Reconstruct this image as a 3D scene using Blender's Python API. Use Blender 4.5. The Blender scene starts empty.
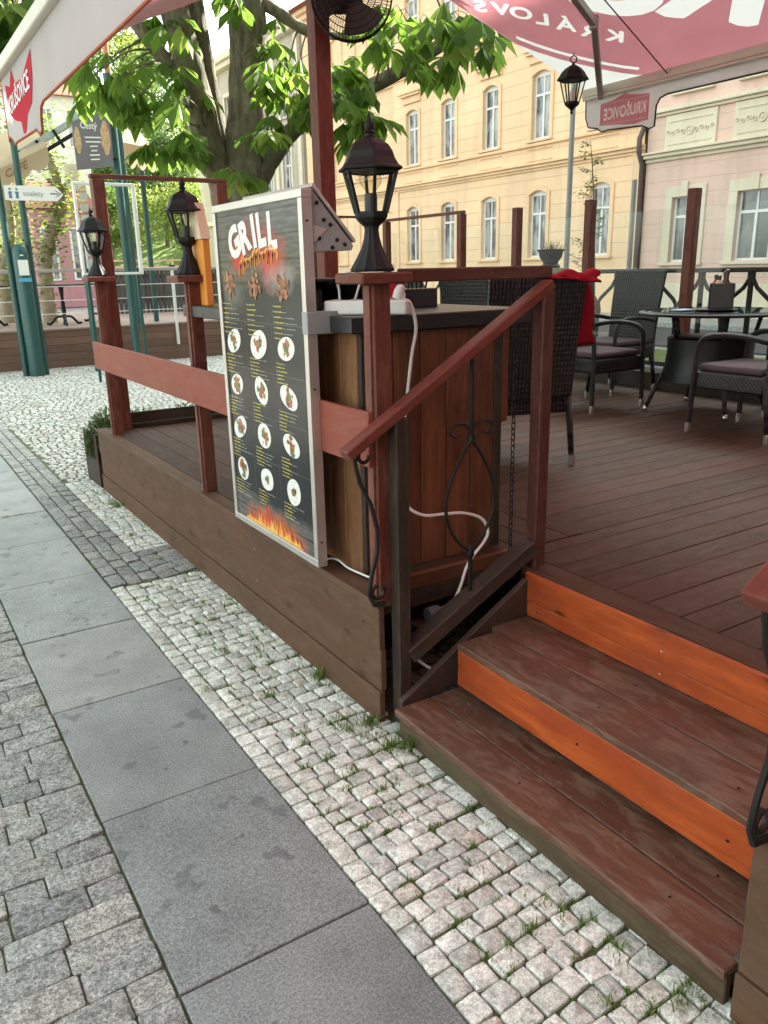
import bpy, math, random
from mathutils import Vector, Matrix, Euler, Quaternion
V = Vector
rnd = random.Random(7)
R = math.radians
sc = bpy.context.scene
COL = sc.collection
PI = math.pi

# ------------------------------------------------------------------ mesh builder
class MB:
    """Collects shapes; build() links them as ONE mesh object. Keeps a per-corner uv (u along the grain, metres) and a per-vertex tint."""
    def __init__(self):
        self.v = []; self.f = []; self.uv = []; self.t = []; self.m = []
        self.mi = 0
    def add(self, verts, faces, tint=0.5, uvs=None, M=None):
        b = len(self.v)
        for p in verts:
            p = V(p)
            self.v.append(M @ p if M is not None else p)
            self.t.append(tint)
        for i, f in enumerate(faces):
            self.f.append([b + k for k in f]); self.m.append(self.mi)
            self.uv.append(uvs[i] if uvs else [(0.0, 0.0)] * len(f))
    def box(self, c, s, M=None, tint=None, axis=None):
        """box centred c, full size s; grain along its longest side"""
        tint = rnd.random() if tint is None else tint
        hx, hy, hz = s[0]/2, s[1]/2, s[2]/2
        vs = [V((c[0]+sx*hx, c[1]+sy*hy, c[2]+sz*hz)) for sx in (-1, 1) for sy in (-1, 1) for sz in (-1, 1)]
        fs = [(0,1,3,2), (4,6,7,5), (0,4,5,1), (2,3,7,6), (0,2,6,4), (1,5,7,3)]
        a = axis if axis is not None else max(range(3), key=lambda i: s[i])
        o = [i for i in range(3) if i != a]
        uvs = []
        for k, f in enumerate(fs):
            uvs.append([(vs[i][a]-c[a]+tint*7, (vs[i][o[0]]-c[o[0]]) + (vs[i][o[1]]-c[o[1]]) + k*0.31 + tint*3) for i in f])
        self.add(vs, fs, tint, uvs, M)
    def bb(self, x0, x1, y0, y1, z0, z1, tint=None, axis=None):
        self.box(((x0+x1)/2, (y0+y1)/2, (z0+z1)/2), (x1-x0, y1-y0, z1-z0), None, tint, axis)
    def beam(self, p, q, w, h, up=(0,0,1), tint=None, ext=0.0):
        """box from p to q, w across, h along 'up'"""
        p, q = V(p), V(q); d = (q-p); L = d.length; d = d/L
        s = d.cross(V(up)).normalized(); u = s.cross(d)
        M = Matrix((( d.x, s.x, u.x, (p.x+q.x)/2), (d.y, s.y, u.y, (p.y+q.y)/2), (d.z, s.z, u.z, (p.z+q.z)/2), (0,0,0,1)))
        self.box((0,0,0), (L+2*ext, w, h), M, tint, 0)
    def tube(self, pts, r, n=8, tint=0.5, cap=True, M=None):
        pts = [V(p) for p in pts]; k = len(pts)
        rs = r if isinstance(r, (list, tuple)) else [r]*k
        vs = []; up = None
        for i, p in enumerate(pts):
            d = (pts[min(i+1, k-1)] - pts[max(i-1, 0)])
            if d.length < 1e-9: d = V((0,0,1))
            d.normalize()
            if up is None:
                up = V((0,0,1)) if abs(d.z) < .9 else V((1,0,0))
            s = d.cross(up)
            if s.length < 1e-6: s = d.cross(V((1,0,0)))
            s.normalize(); up = s.cross(d).normalized()
            for j in range(n):
                a = 2*PI*j/n
                vs.append(p + s*(math.cos(a)*rs[i]) + up*(math.sin(a)*rs[i]))
        fs = []; uvs = []
        for i in range(k-1):
            for j in range(n):
                j2 = (j+1) % n
                fs.append((i*n+j, i*n+j2, (i+1)*n+j2, (i+1)*n+j))
                uvs.append([(i*.1, j/n), (i*.1, (j+1)/n), (i*.1+.1, (j+1)/n), (i*.1+.1, j/n)])
        if cap:
            fs.append(tuple(range(n-1, -1, -1))); uvs.append([(0,0)]*n)
            fs.append(tuple((k-1)*n+j for j in range(n))); uvs.append([(0,0)]*n)
        self.add(vs, fs, tint, uvs, M)
    def lathe(self, prof, n=16, c=(0,0,0), tint=0.5, M=None, flute=0.0, rot=0.0):
        """profile [(r,z)...] round the z axis"""
        vs = []; fs = []
        for (r, z) in prof:
            for j in range(n):
                a = 2*PI*j/n + rot
                rr = r*(1 - flute*(j % 2))
                vs.append((c[0]+rr*math.cos(a), c[1]+rr*math.sin(a), c[2]+z))
        for i in range(len(prof)-1):
            for j in range(n):
                j2 = (j+1) % n
                fs.append((i*n+j, i*n+j2, (i+1)*n+j2, (i+1)*n+j))
        fs.append(tuple(range(n-1, -1, -1))); fs.append(tuple((len(prof)-1)*n+j for j in range(n)))
        self.add(vs, fs, tint, None, M)
    def prism(self, poly, d, tint=0.5, M=None):
        """polygon (3d points) pushed along d"""
        n = len(poly); d = V(d)
        vs = [V(p) for p in poly] + [V(p)+d for p in poly]
        fs = [tuple(range(n-1, -1, -1)), tuple(range(n, 2*n))] + [(i, (i+1) % n, n+(i+1) % n, n+i) for i in range(n)]
        self.add(vs, fs, tint, None, M)
    def quad(self, a, b, c, d, tint=0.5, uv=None):
        self.add([a, b, c, d], [(0,1,2,3)], tint, [uv or [(0,0),(1,0),(1,1),(0,1)]])
    def sheet(self, x0, x1, y0, y1, z, tint=.5):
        self.quad((x0,y0,z), (x1,y0,z), (x1,y1,z), (x0,y1,z), tint, [(x0,y0),(x1,y0),(x1,y1),(x0,y1)])
    def build(self, name, mats, parent=None, smooth=False, bevel=0.0, auto=None, seg=1):
        me = bpy.data.meshes.new(name)
        off = parent_origin(parent) if parent is not None else V((0,0,0))
        me.from_pydata([v - off for v in self.v], [], self.f)
        if not isinstance(mats, (list, tuple)): mats = [mats]
        for m in mats: me.materials.append(m)
        uvl = me.uv_layers.new(name='uv')
        flat = [c for fu in self.uv for p in fu for c in p]
        uvl.data.foreach_set('uv', flat)
        at = me.attributes.new('tint', 'FLOAT', 'POINT'); at.data.foreach_set('value', self.t)
        me.polygons.foreach_set('material_index', self.m)
        if smooth: me.polygons.foreach_set('use_smooth', [True]*len(self.f))
        me.update()
        if smooth and auto:
            try: me.set_sharp_from_angle(angle=R(auto))
            except Exception: pass
        o = bpy.data.objects.new(name, me); COL.objects.link(o)
        if parent is not None: o.parent = parent
        if bevel:
            b = o.modifiers.new('bevel', 'BEVEL'); b.width = bevel; b.segments = seg; b.limit_method = 'ANGLE'
        return o

def parent_origin(o):
    p = V((0,0,0))
    while o is not None:
        p += V(o.location); o = o.parent
    return p

def tag(o, label=None, cat=None, group=None, kind=None):
    if label: o['label'] = label
    if cat: o['category'] = cat
    if group: o['group'] = group
    if kind: o['kind'] = kind
    return o
def thing(name, loc, label, cat, group=None):
    o = bpy.data.objects.new(name, None); COL.objects.link(o); o.location = loc
    o.empty_display_size = .1
    return tag(o, label, cat, group)
def copy_tree(o, parent=None):
    c = o.copy(); COL.objects.link(c)
    if parent is not None: c.parent = parent
    for ch in KIDS(o): copy_tree(ch, c)
    return c
def KIDS(o): return [x for x in bpy.data.objects if x.parent == o]

def text_geo(s, size, bold=0.0, extrude=0.0):
    """verts, faces of a line of writing in the xy plane, origin at its lower left; also its width"""
    cu = bpy.data.curves.new('t', 'FONT'); cu.body = s; cu.size = size; cu.offset = bold; cu.extrude = extrude
    cu.resolution_u = 3
    ob = bpy.data.objects.new('t', cu); COL.objects.link(ob)
    dg = bpy.context.evaluated_depsgraph_get(); dg.update()
    me = bpy.data.meshes.new_from_object(ob.evaluated_get(dg))
    vs = [v.co.copy() for v in me.vertices]; fs = [tuple(p.vertices) for p in me.polygons]
    bpy.data.objects.remove(ob); bpy.data.curves.remove(cu); bpy.data.meshes.remove(me)
    w = max((v.x for v in vs), default=0)
    return vs, fs, w
def frame(o, x, y):
    """matrix with local x along x, y along y, at o"""
    x = V(x).normalized(); y = V(y); y = (y - x*y.dot(x)).normalized(); z = x.cross(y)
    return Matrix(((x.x,y.x,z.x,o[0]),(x.y,y.y,z.y,o[1]),(x.z,y.z,z.z,o[2]),(0,0,0,1)))

# ------------------------------------------------------------------ materials
class NT:
    def __init__(self, name):
        self.mat = bpy.data.materials.new(name); self.mat.use_nodes = True
        self.nt = self.mat.node_tree; self.nt.nodes.clear()
        self.out = self.n('ShaderNodeOutputMaterial')
    def n(self, t, **kw):
        x = self.nt.nodes.new(t)
        for k, val in kw.items():
            if k.startswith('_'): setattr(x, k[1:], val)
        return x
    def l(self, a, b): self.nt.links.new(a, b)
    def val(self, sock, v):
        if hasattr(v, 'is_output'): self.l(v, sock)
        else: sock.default_value = v
    def math(self, op, a, b=0.0, c=None, clamp=False):
        x = self.n('ShaderNodeMath', _operation=op, _use_clamp=clamp); self.val(x.inputs[0], a); self.val(x.inputs[1], b)
        if c is not None: self.val(x.inputs[2], c)
        return x.outputs[0]
    def mix(self, f, a, b, mode='MIX'):
        x = self.n('ShaderNodeMix', _data_type='RGBA', _blend_type=mode)
        self.val(x.inputs[0], f); self.val(x.inputs[6], c4(a)); self.val(x.inputs[7], c4(b))
        return x.outputs[2]
    def noise(self, vec, scale, detail=4.0, rough=.55, dist=0.0):
        x = self.n('ShaderNodeTexNoise'); x.inputs['Scale'].default_value = scale; x.inputs['Detail'].default_value = detail
        x.inputs['Roughness'].default_value = rough; x.inputs['Distortion'].default_value = dist
        if vec is not None: self.l(vec, x.inputs['Vector'])
        return x.outputs['Fac']
    def ramp(self, f, stops, interp='LINEAR'):
        x = self.n('ShaderNodeValToRGB'); self.l(f, x.inputs[0]); cr = x.color_ramp; cr.interpolation = interp
        while len(cr.elements) < len(stops): cr.elements.new(.5)
        for e, (p, c) in zip(cr.elements, stops):
            e.position = p; e.color = c4(c) if not isinstance(c, (int, float)) else (c, c, c, 1)
        return x.outputs[0]
    def mapping(self, vec, scale=(1,1,1), loc=(0,0,0)):
        x = self.n('ShaderNodeMapping'); self.l(vec, x.inputs[0]); x.inputs['Scale'].default_value = scale; x.inputs['Location'].default_value = loc
        return x.outputs[0]
    def obj(self): return self.n('ShaderNodeTexCoord').outputs['Object']
    def world(self): return self.n('ShaderNodeNewGeometry').outputs['Position']
    def uv(self):
        return self.n('ShaderNodeTexCoord').outputs['UV']
    def tint(self): return self.n('ShaderNodeAttribute', _attribute_name='tint').outputs['Fac']
    def bump(self, h, strength=.3, dist=.01):
        x = self.n('ShaderNodeBump'); x.inputs['Strength'].default_value = strength; x.inputs['Distance'].default_value = dist
        self.l(h, x.inputs['Height']); return x.outputs[0]
    def pbr(self, col, rough=.6, metal=0.0, normal=None, spec=.5, **kw):
        b = self.n('ShaderNodeBsdfPrincipled')
        self.val(b.inputs['Base Color'], c4(col)); self.val(b.inputs['Roughness'], rough); self.val(b.inputs['Metallic'], metal)
        b.inputs['Specular IOR Level'].default_value = spec
        if normal is not None: self.l(normal, b.inputs['Normal'])
        for k, v in kw.items(): self.val(b.inputs[k], v)
        return b.outputs[0]
    def done(self, shader): self.l(shader, self.out.inputs[0]); return self.mat
def c4(c):
    if hasattr(c, 'is_output'): return c
    if isinstance(c, (int, float)): return (c, c, c, 1)
    return tuple(c) + ((1,) if len(c) == 3 else ())

def plain(name, col, rough=.6, metal=0.0, var=.12, scale=30, spec=.5, bump=.0, tintvar=0.0):
    k = NT(name); o = k.obj(); n = k.noise(o, scale, 5)
    c = k.mix(k.math('MULTIPLY_ADD', n, 1.6, -.3, clamp=True), tuple(x*(1-var) for x in col), tuple(min(1, x*(1+var)) for x in col))
    if tintvar:
        c = k.mix(1.0, c, k.ramp(k.tint(), [(0, 1-tintvar), (1, 1+tintvar)]), 'MULTIPLY')
    nm = k.bump(n, bump, .004) if bump else None
    r = k.math('MULTIPLY_ADD', n, .25, rough-.12)
    return k.done(k.pbr(c, r, metal, nm, spec))

def wood(name, col, dark=.55, rough=.5, wear=.0, wearcol=(.3,.25,.21), knots=0.0, grain=1.0, tintvar=.18, spec=.22, bump=.35, dirt=0.0, dirtcol=(.06,.05,.04), edge=.0, dark2=None):
    """painted or stained timber, grain along u"""
    k = NT(name); uv = k.uv(); t = k.tint()
    cx = k.n('ShaderNodeCombineXYZ'); k.val(cx.inputs[2], k.math('MULTIPLY', t, 23.0))
    add = k.n('ShaderNodeVectorMath', _operation='ADD'); k.l(uv, add.inputs[0]); k.l(cx.outputs[0], add.inputs[1])
    p = add.outputs[0]
    g1 = k.noise(k.mapping(p, (1.3, 26*grain, 1)), 2.2, 6, .6, .6)
    g2 = k.noise(k.mapping(p, (5, 150, 1)), 2.0, 3, .6)
    big = k.noise(k.mapping(p, (1.2, 3, 1)), 1.6, 4)
    g = k.math('ADD', k.math('MULTIPLY', g1, .7), k.math('MULTIPLY', g2, .3))
    c = k.mix(k.ramp(g, [(.32, 0.0), (.66, 1.0)]), tuple(x*dark for x in col), col)
    c = k.mix(k.math('MULTIPLY', k.ramp(big, [(.35, 0.0), (.7, 1.0)]), .35), c, tuple(x*.62 for x in col))
    if dark2: c = k.mix(k.ramp(k.noise(k.mapping(p, (1.8, 5, 1)), 1.4, 6, .65), [(.38, 0.0), (.60, .8)]), c, dark2)
    if tintvar: c = k.mix(1.0, c, k.ramp(t, [(0, 1-tintvar), (1, 1+tintvar)]), 'MULTIPLY')
    if knots:
        vo = k.n('ShaderNodeTexVoronoi', _voronoi_dimensions='2D'); vo.inputs['Scale'].default_value = 1.0
        k.l(k.mapping(p, (2.6, 5.0, 1)), vo.inputs['Vector'])
        kn = k.ramp(vo.outputs['Distance'], [(.02, 1.0), (.055, .9), (.085, .3), (.19, 0.0)])
        c = k.mix(k.math('MULTIPLY', kn, knots), c, tuple(x*.16 for x in col))
    if wear:
        w1 = k.noise(k.mapping(p, (2.0, 6.5, 1)), 2.6, 9, .72, .8)
        w = k.ramp(w1, [(.47, 0.0), (.56, .55), (.70, 1.0)])
        c = k.mix(k.math('MULTIPLY', w, wear), c, wearcol)
    if dirt:
        d1 = k.ramp(k.noise(k.world(), 3.0, 7, .65), [(.45, 0.0), (.72, 1.0)])
        c = k.mix(k.math('MULTIPLY', d1, dirt), c, dirtcol)
    if edge:                                                     # paint rubbed off the arrises
        bv = k.n('ShaderNodeBevel'); bv.samples = 4; bv.inputs[0].default_value = .007
        ge = k.n('ShaderNodeNewGeometry'); dt = k.n('ShaderNodeVectorMath', _operation='DOT_PRODUCT'); k.l(bv.outputs[0], dt.inputs[0]); k.l(ge.outputs['True Normal'], dt.inputs[1])
        em = k.math('MULTIPLY', k.ramp(dt.outputs['Value'], [(.80, 1.0), (.985, 0.0)]), k.ramp(k.noise(k.world(), 22, 5, .7), [(.42, 0.0), (.62, 1.0)]))
        c = k.mix(k.math('MULTIPLY', em, edge), c, wearcol)
    rr = k.math('MULTIPLY_ADD', g1, .35, rough-.15)
    return k.done(k.pbr(c, rr, 0, k.bump(g, bump, .004), spec))

def glass_thin(name, tintc=(.9,.95,.95), refl=.5, rough=.02):
    k = NT(name)
    tr = k.n('ShaderNodeBsdfTransparent'); tr.inputs[0].default_value = c4(tintc)
    gl = k.n('ShaderNodeBsdfGlossy'); gl.inputs['Roughness'].default_value = rough
    lw = k.n('ShaderNodeLayerWeight'); lw.inputs[0].default_value = .5
    fr = k.math('MULTIPLY_ADD', k.math('POWER', lw.outputs['Facing'], 5.0), .8, .035)
    m = k.n('ShaderNodeMixShader'); k.l(k.math('MULTIPLY', fr, refl, clamp=True), m.inputs[0]); k.l(tr.outputs[0], m.inputs[1]); k.l(gl.outputs[0], m.inputs[2])
    return k.done(m.outputs[0])

def leafy(name, dark, light, trans=.45, rough=.45, third=None):
    k = NT(name); t = k.tint()
    n = k.noise(k.obj(), 9, 3)
    c = k.mix(k.math('ADD', k.math('MULTIPLY', t, .8), k.math('MULTIPLY', n, .2), clamp=True), dark, light)
    if third: c = k.mix(k.ramp(t, [(.84, 0.0), (.93, 1.0)]), c, third)
    b = k.pbr(c, rough, 0, None, .4)
    tr = k.n('ShaderNodeBsdfTranslucent'); k.l(k.mix(.5, c, tuple(min(1, x*1.7) for x in light)), tr.inputs[0])
    m = k.n('ShaderNodeMixShader'); m.inputs[0].default_value = trans; k.l(b, m.inputs[1]); k.l(tr.outputs[0], m.inputs[2])
    return k.done(m.outputs[0])

def fabric(name, col, trans=.4, rough=.85, weave=600):
    k = NT(name); n = k.noise(k.obj(), 3, 5); n2 = k.noise(k.obj(), weave/8, 2)
    c = k.mix(k.math('MULTIPLY_ADD', n, 1.4, -.2, clamp=True), tuple(x*.86 for x in col), col)
    b = k.pbr(c, rough, 0, k.bump(n2, .08, .002), .2)
    tr = k.n('ShaderNodeBsdfTranslucent'); k.l(c, tr.inputs[0])
    m = k.n('ShaderNodeMixShader'); m.inputs[0].default_value = trans; k.l(b, m.inputs[1]); k.l(tr.outputs[0], m.inputs[2])
    return k.done(m.outputs[0])

def stone(name, cols, speck=.25, rough=.75, moss=0.0, scale=1.0):
    """cols: ramp over the per-stone tint"""
    k = NT(name); w = k.world(); t = k.tint()
    c = k.ramp(t, [(i/(len(cols)-1), cc) for i, cc in enumerate(cols)])
    n1 = k.noise(w, 26*scale, 7, .7); n2 = k.noise(w, 95*scale, 3, .75); n4 = k.noise(w, 210*scale, 2, .7)
    c = k.mix(1.0, c, k.ramp(n1, [(.36, .6), (.5, .98), (.64, 1.2)]), 'MULTIPLY')
    c = k.mix(1.0, c, k.ramp(n2, [(.38, 1-speck*1.6), (.5, 1.0), (.62, 1+speck*1.1)]), 'MULTIPLY')
    c = k.mix(1.0, c, k.ramp(n4, [(.38, 1-speck*1.2), (.62, 1+speck)]), 'MULTIPLY')
    if moss:
        n3 = k.noise(w, 2.2, 6, .6)
        c = k.mix(k.math('MULTIPLY', k.ramp(n3, [(.5, 0.0), (.75, 1.0)]), moss), c, (.1,.1,.06))
    h = k.math('ADD', k.math('MULTIPLY', n1, .7), k.math('MULTIPLY', n2, .3))
    return k.done(k.pbr(c, rough, 0, k.bump(h, .6, .009), .3))
# ------------------------------------------------------------------ materials in use
M_post   = wood('red_brown_paint', (.185,.05,.033), dark=.55, rough=.5, wear=.3, wearcol=(.30,.16,.12), bump=.4, tintvar=.14, dirt=.3, edge=.8, knots=.35)
M_railb  = wood('rail_board_paint', (.30,.075,.05), dark=.82, rough=.55, wear=.2, wearcol=(.36,.18,.13), bump=.3, tintvar=.05, edge=.8, knots=.2)
M_hand   = wood('handrail_paint', (.17,.042,.03), dark=.8, rough=.4, wear=.25, wearcol=(.27,.13,.1), bump=.3, tintvar=.05, edge=.9)
M_post_shade  = wood('shaded_red_brown_paint', (.105,.034,.025), dark=.6, rough=.5, wear=.25, wearcol=(.22,.13,.1), bump=.35, tintvar=.08, edge=.9)  # same red-brown post paint, darkened for shade on top rail and inner post
M_dark   = wood('dark_brown_paint', (.05,.034,.026), dark=.6, rough=.5, wear=.3, wearcol=(.12,.09,.07), edge=.7)
M_skirt  = wood('skirt_brown_paint', (.128,.064,.036), dark=.78, rough=.65, wear=.25, wearcol=(.2,.14,.1), bump=.25, tintvar=.1, dirt=.4, dirtcol=(.07,.05,.03), knots=.45, edge=.6)
M_floor  = wood('deck_floor_stain', (.082,.036,.023), dark=.55, rough=.6, spec=.13, wear=.4, wearcol=(.125,.078,.058), tintvar=.24, dirt=.35, knots=.4)
M_tread  = wood('worn_tread_stain', (.19,.078,.048), dark=.5, rough=.52, spec=.3, wear=.6, wearcol=(.26,.195,.14), tintvar=.16, edge=.9, dirt=.6, dirtcol=(.085,.07,.05), dark2=(.10,.04,.026), knots=.5)
M_riser  = wood('orange_riser_stain', (.68,.135,.033), dark=.42, rough=.36, wear=.06, wearcol=(.5,.22,.1), tintvar=.1, knots=.95, grain=.55, dirt=.45, dirtcol=(.20,.055,.03), dark2=(.33,.055,.018), edge=.7)
M_mossy  = wood('mossy_step_board', (.13,.085,.05), dark=.5, rough=.8, wear=.4, wearcol=(.17,.13,.08), dirt=.6, dirtcol=(.06,.06,.028))
M_count  = wood('counter_plank_stain', (.25,.092,.044), dark=.36, rough=.45, wear=.1, wearcol=(.35,.2,.1), tintvar=.2, knots=.6, dirt=.25, dark2=(.09,.034,.018))
M_countl = wood('counter_side_plank', (.36,.16,.075), dark=.5, rough=.45, wear=.3, wearcol=(.46,.28,.15), tintvar=.2, knots=.6, dirt=.15)
M_ctop   = plain('charcoal_laminate', (.022,.022,.024), .38, var=.2)
M_black  = plain('black_cast_metal', (.007,.007,.0075), .55, .0, var=.3, spec=.35, bump=.15, scale=120)
M_iron   = plain('wrought_iron', (.022,.018,.016), .5, .5, bump=.3, scale=80)
M_alu    = plain('brushed_aluminium', (.62,.58,.54), .35, .7, var=.1, scale=15)
M_grey   = plain('grey_sheet_metal', (.30,.31,.31), .5, .1, var=.12, scale=9)
M_white  = plain('white_plastic', (.8,.79,.76), .4, var=.04)
M_whitep = plain('white_paint', (.74,.73,.7), .5, var=.08, scale=4)
M_chrome = plain('chrome_foot', (.7,.68,.64), .22, .9)
M_glass  = glass_thin('lantern_glass', (.95,.96,.94), .5)
M_screen = glass_thin('screen_glass', (.965,.975,.965), .8)
M_ttop   = glass_thin('table_glass', (.35,.4,.4), 1.0, .03)

# ------------------------------------------------------------------ ground and paving
kg = NT('ground_surface'); w = kg.world()
ng = kg.noise(w, .35, 6); ns = kg.noise(w, 30, 5, .7)
vo = kg.n('ShaderNodeTexVoronoi', _feature='DISTANCE_TO_EDGE'); vo.inputs['Scale'].default_value = 13; kg.l(w, vo.inputs['Vector'])
vc = kg.n('ShaderNodeTexVoronoi'); vc.inputs['Scale'].default_value = 13; kg.l(w, vc.inputs['Vector'])
sep = kg.n('ShaderNodeSeparateColor'); kg.l(vc.outputs['Color'], sep.inputs[0])
cst = kg.ramp(sep.outputs[0], [(0,(.24,.23,.22)), (1,(.42,.41,.39))])
cst = kg.mix(kg.ramp(vo.outputs['Distance'], [(.02,1.0),(.1,0.0)]), cst, (.1,.09,.07))
cst = kg.mix(1.0, cst, kg.ramp(ns, [(.3,.75),(.7,1.15)]), 'MULTIPLY')
cst = kg.mix(kg.ramp(ng, [(.4,0.0),(.8,.4)]), cst, (.2,.19,.17))
M_ground = kg.done(kg.pbr(cst, .8, 0, kg.bump(vo.outputs['Distance'], .4, .01)))
kb = NT('joint_soil'); w = kb.world()
n1 = kb.noise(w, 9, 7, .7); n2 = kb.noise(w, 120, 4, .7)
cc = kb.mix(kb.ramp(n1, [(.36,0.0),(.58,1.0)]), (.15,.125,.09), (.085,.115,.035))
cc = kb.mix(1.0, cc, kb.ramp(n2, [(.3,.6),(.7,1.3)]), 'MULTIPLY')
M_soil = kb.done(kb.pbr(cc, .95, 0, kb.bump(n2, .6, .006)))
M_cob  = stone('white_cobble_stone', [(.58,.58,.53),(.71,.715,.655),(.79,.80,.735),(.85,.86,.80),(.60,.62,.58),(.76,.76,.68),(.66,.60,.53)], .15, .7)
M_sett = stone('dark_sett_stone', [(.26,.265,.265),(.33,.33,.325),(.38,.375,.355),(.3,.3,.295)], .25, .72, .15)
M_gset = stone('grey_sett_stone', [(.30,.305,.29),(.39,.395,.37),(.34,.35,.335),(.44,.44,.405),(.25,.26,.26)], .3, .75, .12)
kk = NT('granite_slab'); w = kk.world(); t = kk.tint()
n1 = kk.noise(w, 150, 3, .75); n2 = kk.noise(w, 3.0, 6, .6); n3 = kk.noise(w, 7, 4, .5)
vs_ = kk.n('ShaderNodeTexVoronoi'); vs_.inputs['Scale'].default_value = 120; kk.l(w, vs_.inputs['Vector'])
cc = kk.ramp(t, [(0,(.235,.25,.255)),(.5,(.285,.298,.30)),(1,(.34,.345,.335))])
cc = kk.mix(1.0, cc, kk.ramp(n1, [(.36,.62),(.5,.97),(.64,1.4)]), 'MULTIPLY')
cc = kk.mix(1.0, cc, kk.ramp(n2, [(.3,.74),(.7,1.18)]), 'MULTIPLY')
cc = kk.mix(kk.ramp(vs_.outputs['Distance'], [(.06,.5),(.2,0.0)]), cc, (.5,.5,.5))
cc = kk.mix(kk.ramp(n3, [(.62,0.0),(.66,.5)]), cc, (.09,.09,.1))
cc = kk.mix(kk.ramp(kk.noise(w, 11, 2, .4), [(.70,0.0),(.72,.55)]), cc, (.07,.07,.075))
M_slab = kk.done(kk.pbr(cc, .55, 0, kk.bump(n2, .15, .003), .4))

def struct(mb, name, mat, **kw):
    return tag(mb.build(name, mat, None, **kw), kind='structure')

g = MB(); g.sheet(-300, 300, -300, 300, -.034); struct(g, 'ground', M_ground)
g = MB(); g.sheet(-4, 1.6, -3, 16, -.0105); g.sheet(1.6, 7, 6.3, 15.6, -.0105); struct(g, 'paving_bed', M_soil)

def stone_add(mb, c, ux, uy, hx, hy, z, tint, jit=.12, rich=True, dome=.004):
    """one stone: rounded irregular block, centre c(x,y), half sizes along unit axes ux,uy"""
    cut = (min(hx,hy)*.5/max(hx,hy)+.12)*.36 if rich else .22
    base = []
    for sx, sy in ((-1,-1),(1,-1),(1,1),(-1,1)):
        jx = 1 - rnd.random()*jit; jy = 1 - rnd.random()*jit
        px, py = sx*hx*jx, sy*hy*jy
        base.append((px, py))
    out = []
    for i in range(4):
        p = base[i]; a = base[i-1]; b = base[(i+1) % 4]
        f1 = cut*(.55+.7*rnd.random()); f2 = cut*(.55+.7*rnd.random())
        if rich:
            out.append((p[0]+(a[0]-p[0])*f1*.62, p[1]+(a[1]-p[1])*f1*.62))
            out.append((p[0]*.955, p[1]*.955))
            out.append((p[0]+(b[0]-p[0])*f2*.62, p[1]+(b[1]-p[1])*f2*.62))
        else:
            out.append((p[0]+(a[0]-p[0])*f1*.6, p[1]+(a[1]-p[1])*f1*.6)); out.append((p[0]+(b[0]-p[0])*f2*.6, p[1]+(b[1]-p[1])*f2*.6))
    n = len(out); tx = rnd.uniform(-.06,.06); ty = rnd.uniform(-.06,.06)
    rings = [(1.0,-.024,0),(1.0,-.0026,1),(.975,-.0004,1),(.86,dome*.4,1)] if rich else [(1.0,-.024,0),(1.0,-.006,1),(.9,0,1)]
    vs = []
    for s, dz, tl in rings:
        for (px, py) in out:
            lx, ly = px*s, py*s
            dzz = dz + (tx*lx + ty*ly)*tl + (rnd.uniform(-.0011,.0011) if rich and tl else 0)
            vs.append((c[0]+ux[0]*lx+uy[0]*ly, c[1]+ux[1]*lx+uy[1]*ly, z+dzz))
    fs = []
    for k in range(len(rings)-1):
        for j in range(n):
            j2 = (j+1) % n
            fs.append((k*n+j, k*n+j2, (k+1)*n+j2, (k+1)*n+j))
    k = (len(rings)-1)*n
    if rich:
        vs.append((c[0], c[1], z+dome*.5+rnd.uniform(-.0012,.0012)))
        for j in range(n): fs.append((k+j, k+(j+1) % n, len(vs)-1))
    else:
        fs.append(tuple(k+j for j in range(n)))
    mb.add(vs, fs, tint)

def rot2(a): return (math.cos(a), math.sin(a)), (-math.sin(a), math.cos(a))
grass_spots = []
# white mosaic cobbles beside the deck: a kerb row along the slabs, then rows across the strip
cob = MB()
y = -.6
while y < 4.12:                                             # the straight row that follows the slabs
    ln = rnd.uniform(.062,.092)
    stone_add(cob, (.895, y+ln/2), *rot2(rnd.uniform(-.05,.05)), .031, ln/2-.002, 0, min(1, max(0, rnd.gauss(.42,.25))), .07, dome=.002)
    y += ln
y = -.6; row = 0
while y < 4.12:
    h = rnd.uniform(.056,.07); x = .9285; skew = rnd.uniform(-.05,.05)+.06
    while x < 1.36:
        wd = rnd.uniform(.048,.088)
        yy = y + h/2 + (x-1.1)*skew*.6 + rnd.uniform(-.004,.004)
        stone_add(cob, (x+wd/2, yy), *rot2(skew*.5+rnd.uniform(-.09,.09)), wd/2-.0022, h/2-.002, rnd.uniform(-.002,.002), min(1, max(0, rnd.gauss(.45,.27))), .11, dome=.0025)
        if rnd.random() < .26: grass_spots.append((x, yy-h/2))
        x += wd
    y += h; row += 1
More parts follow.
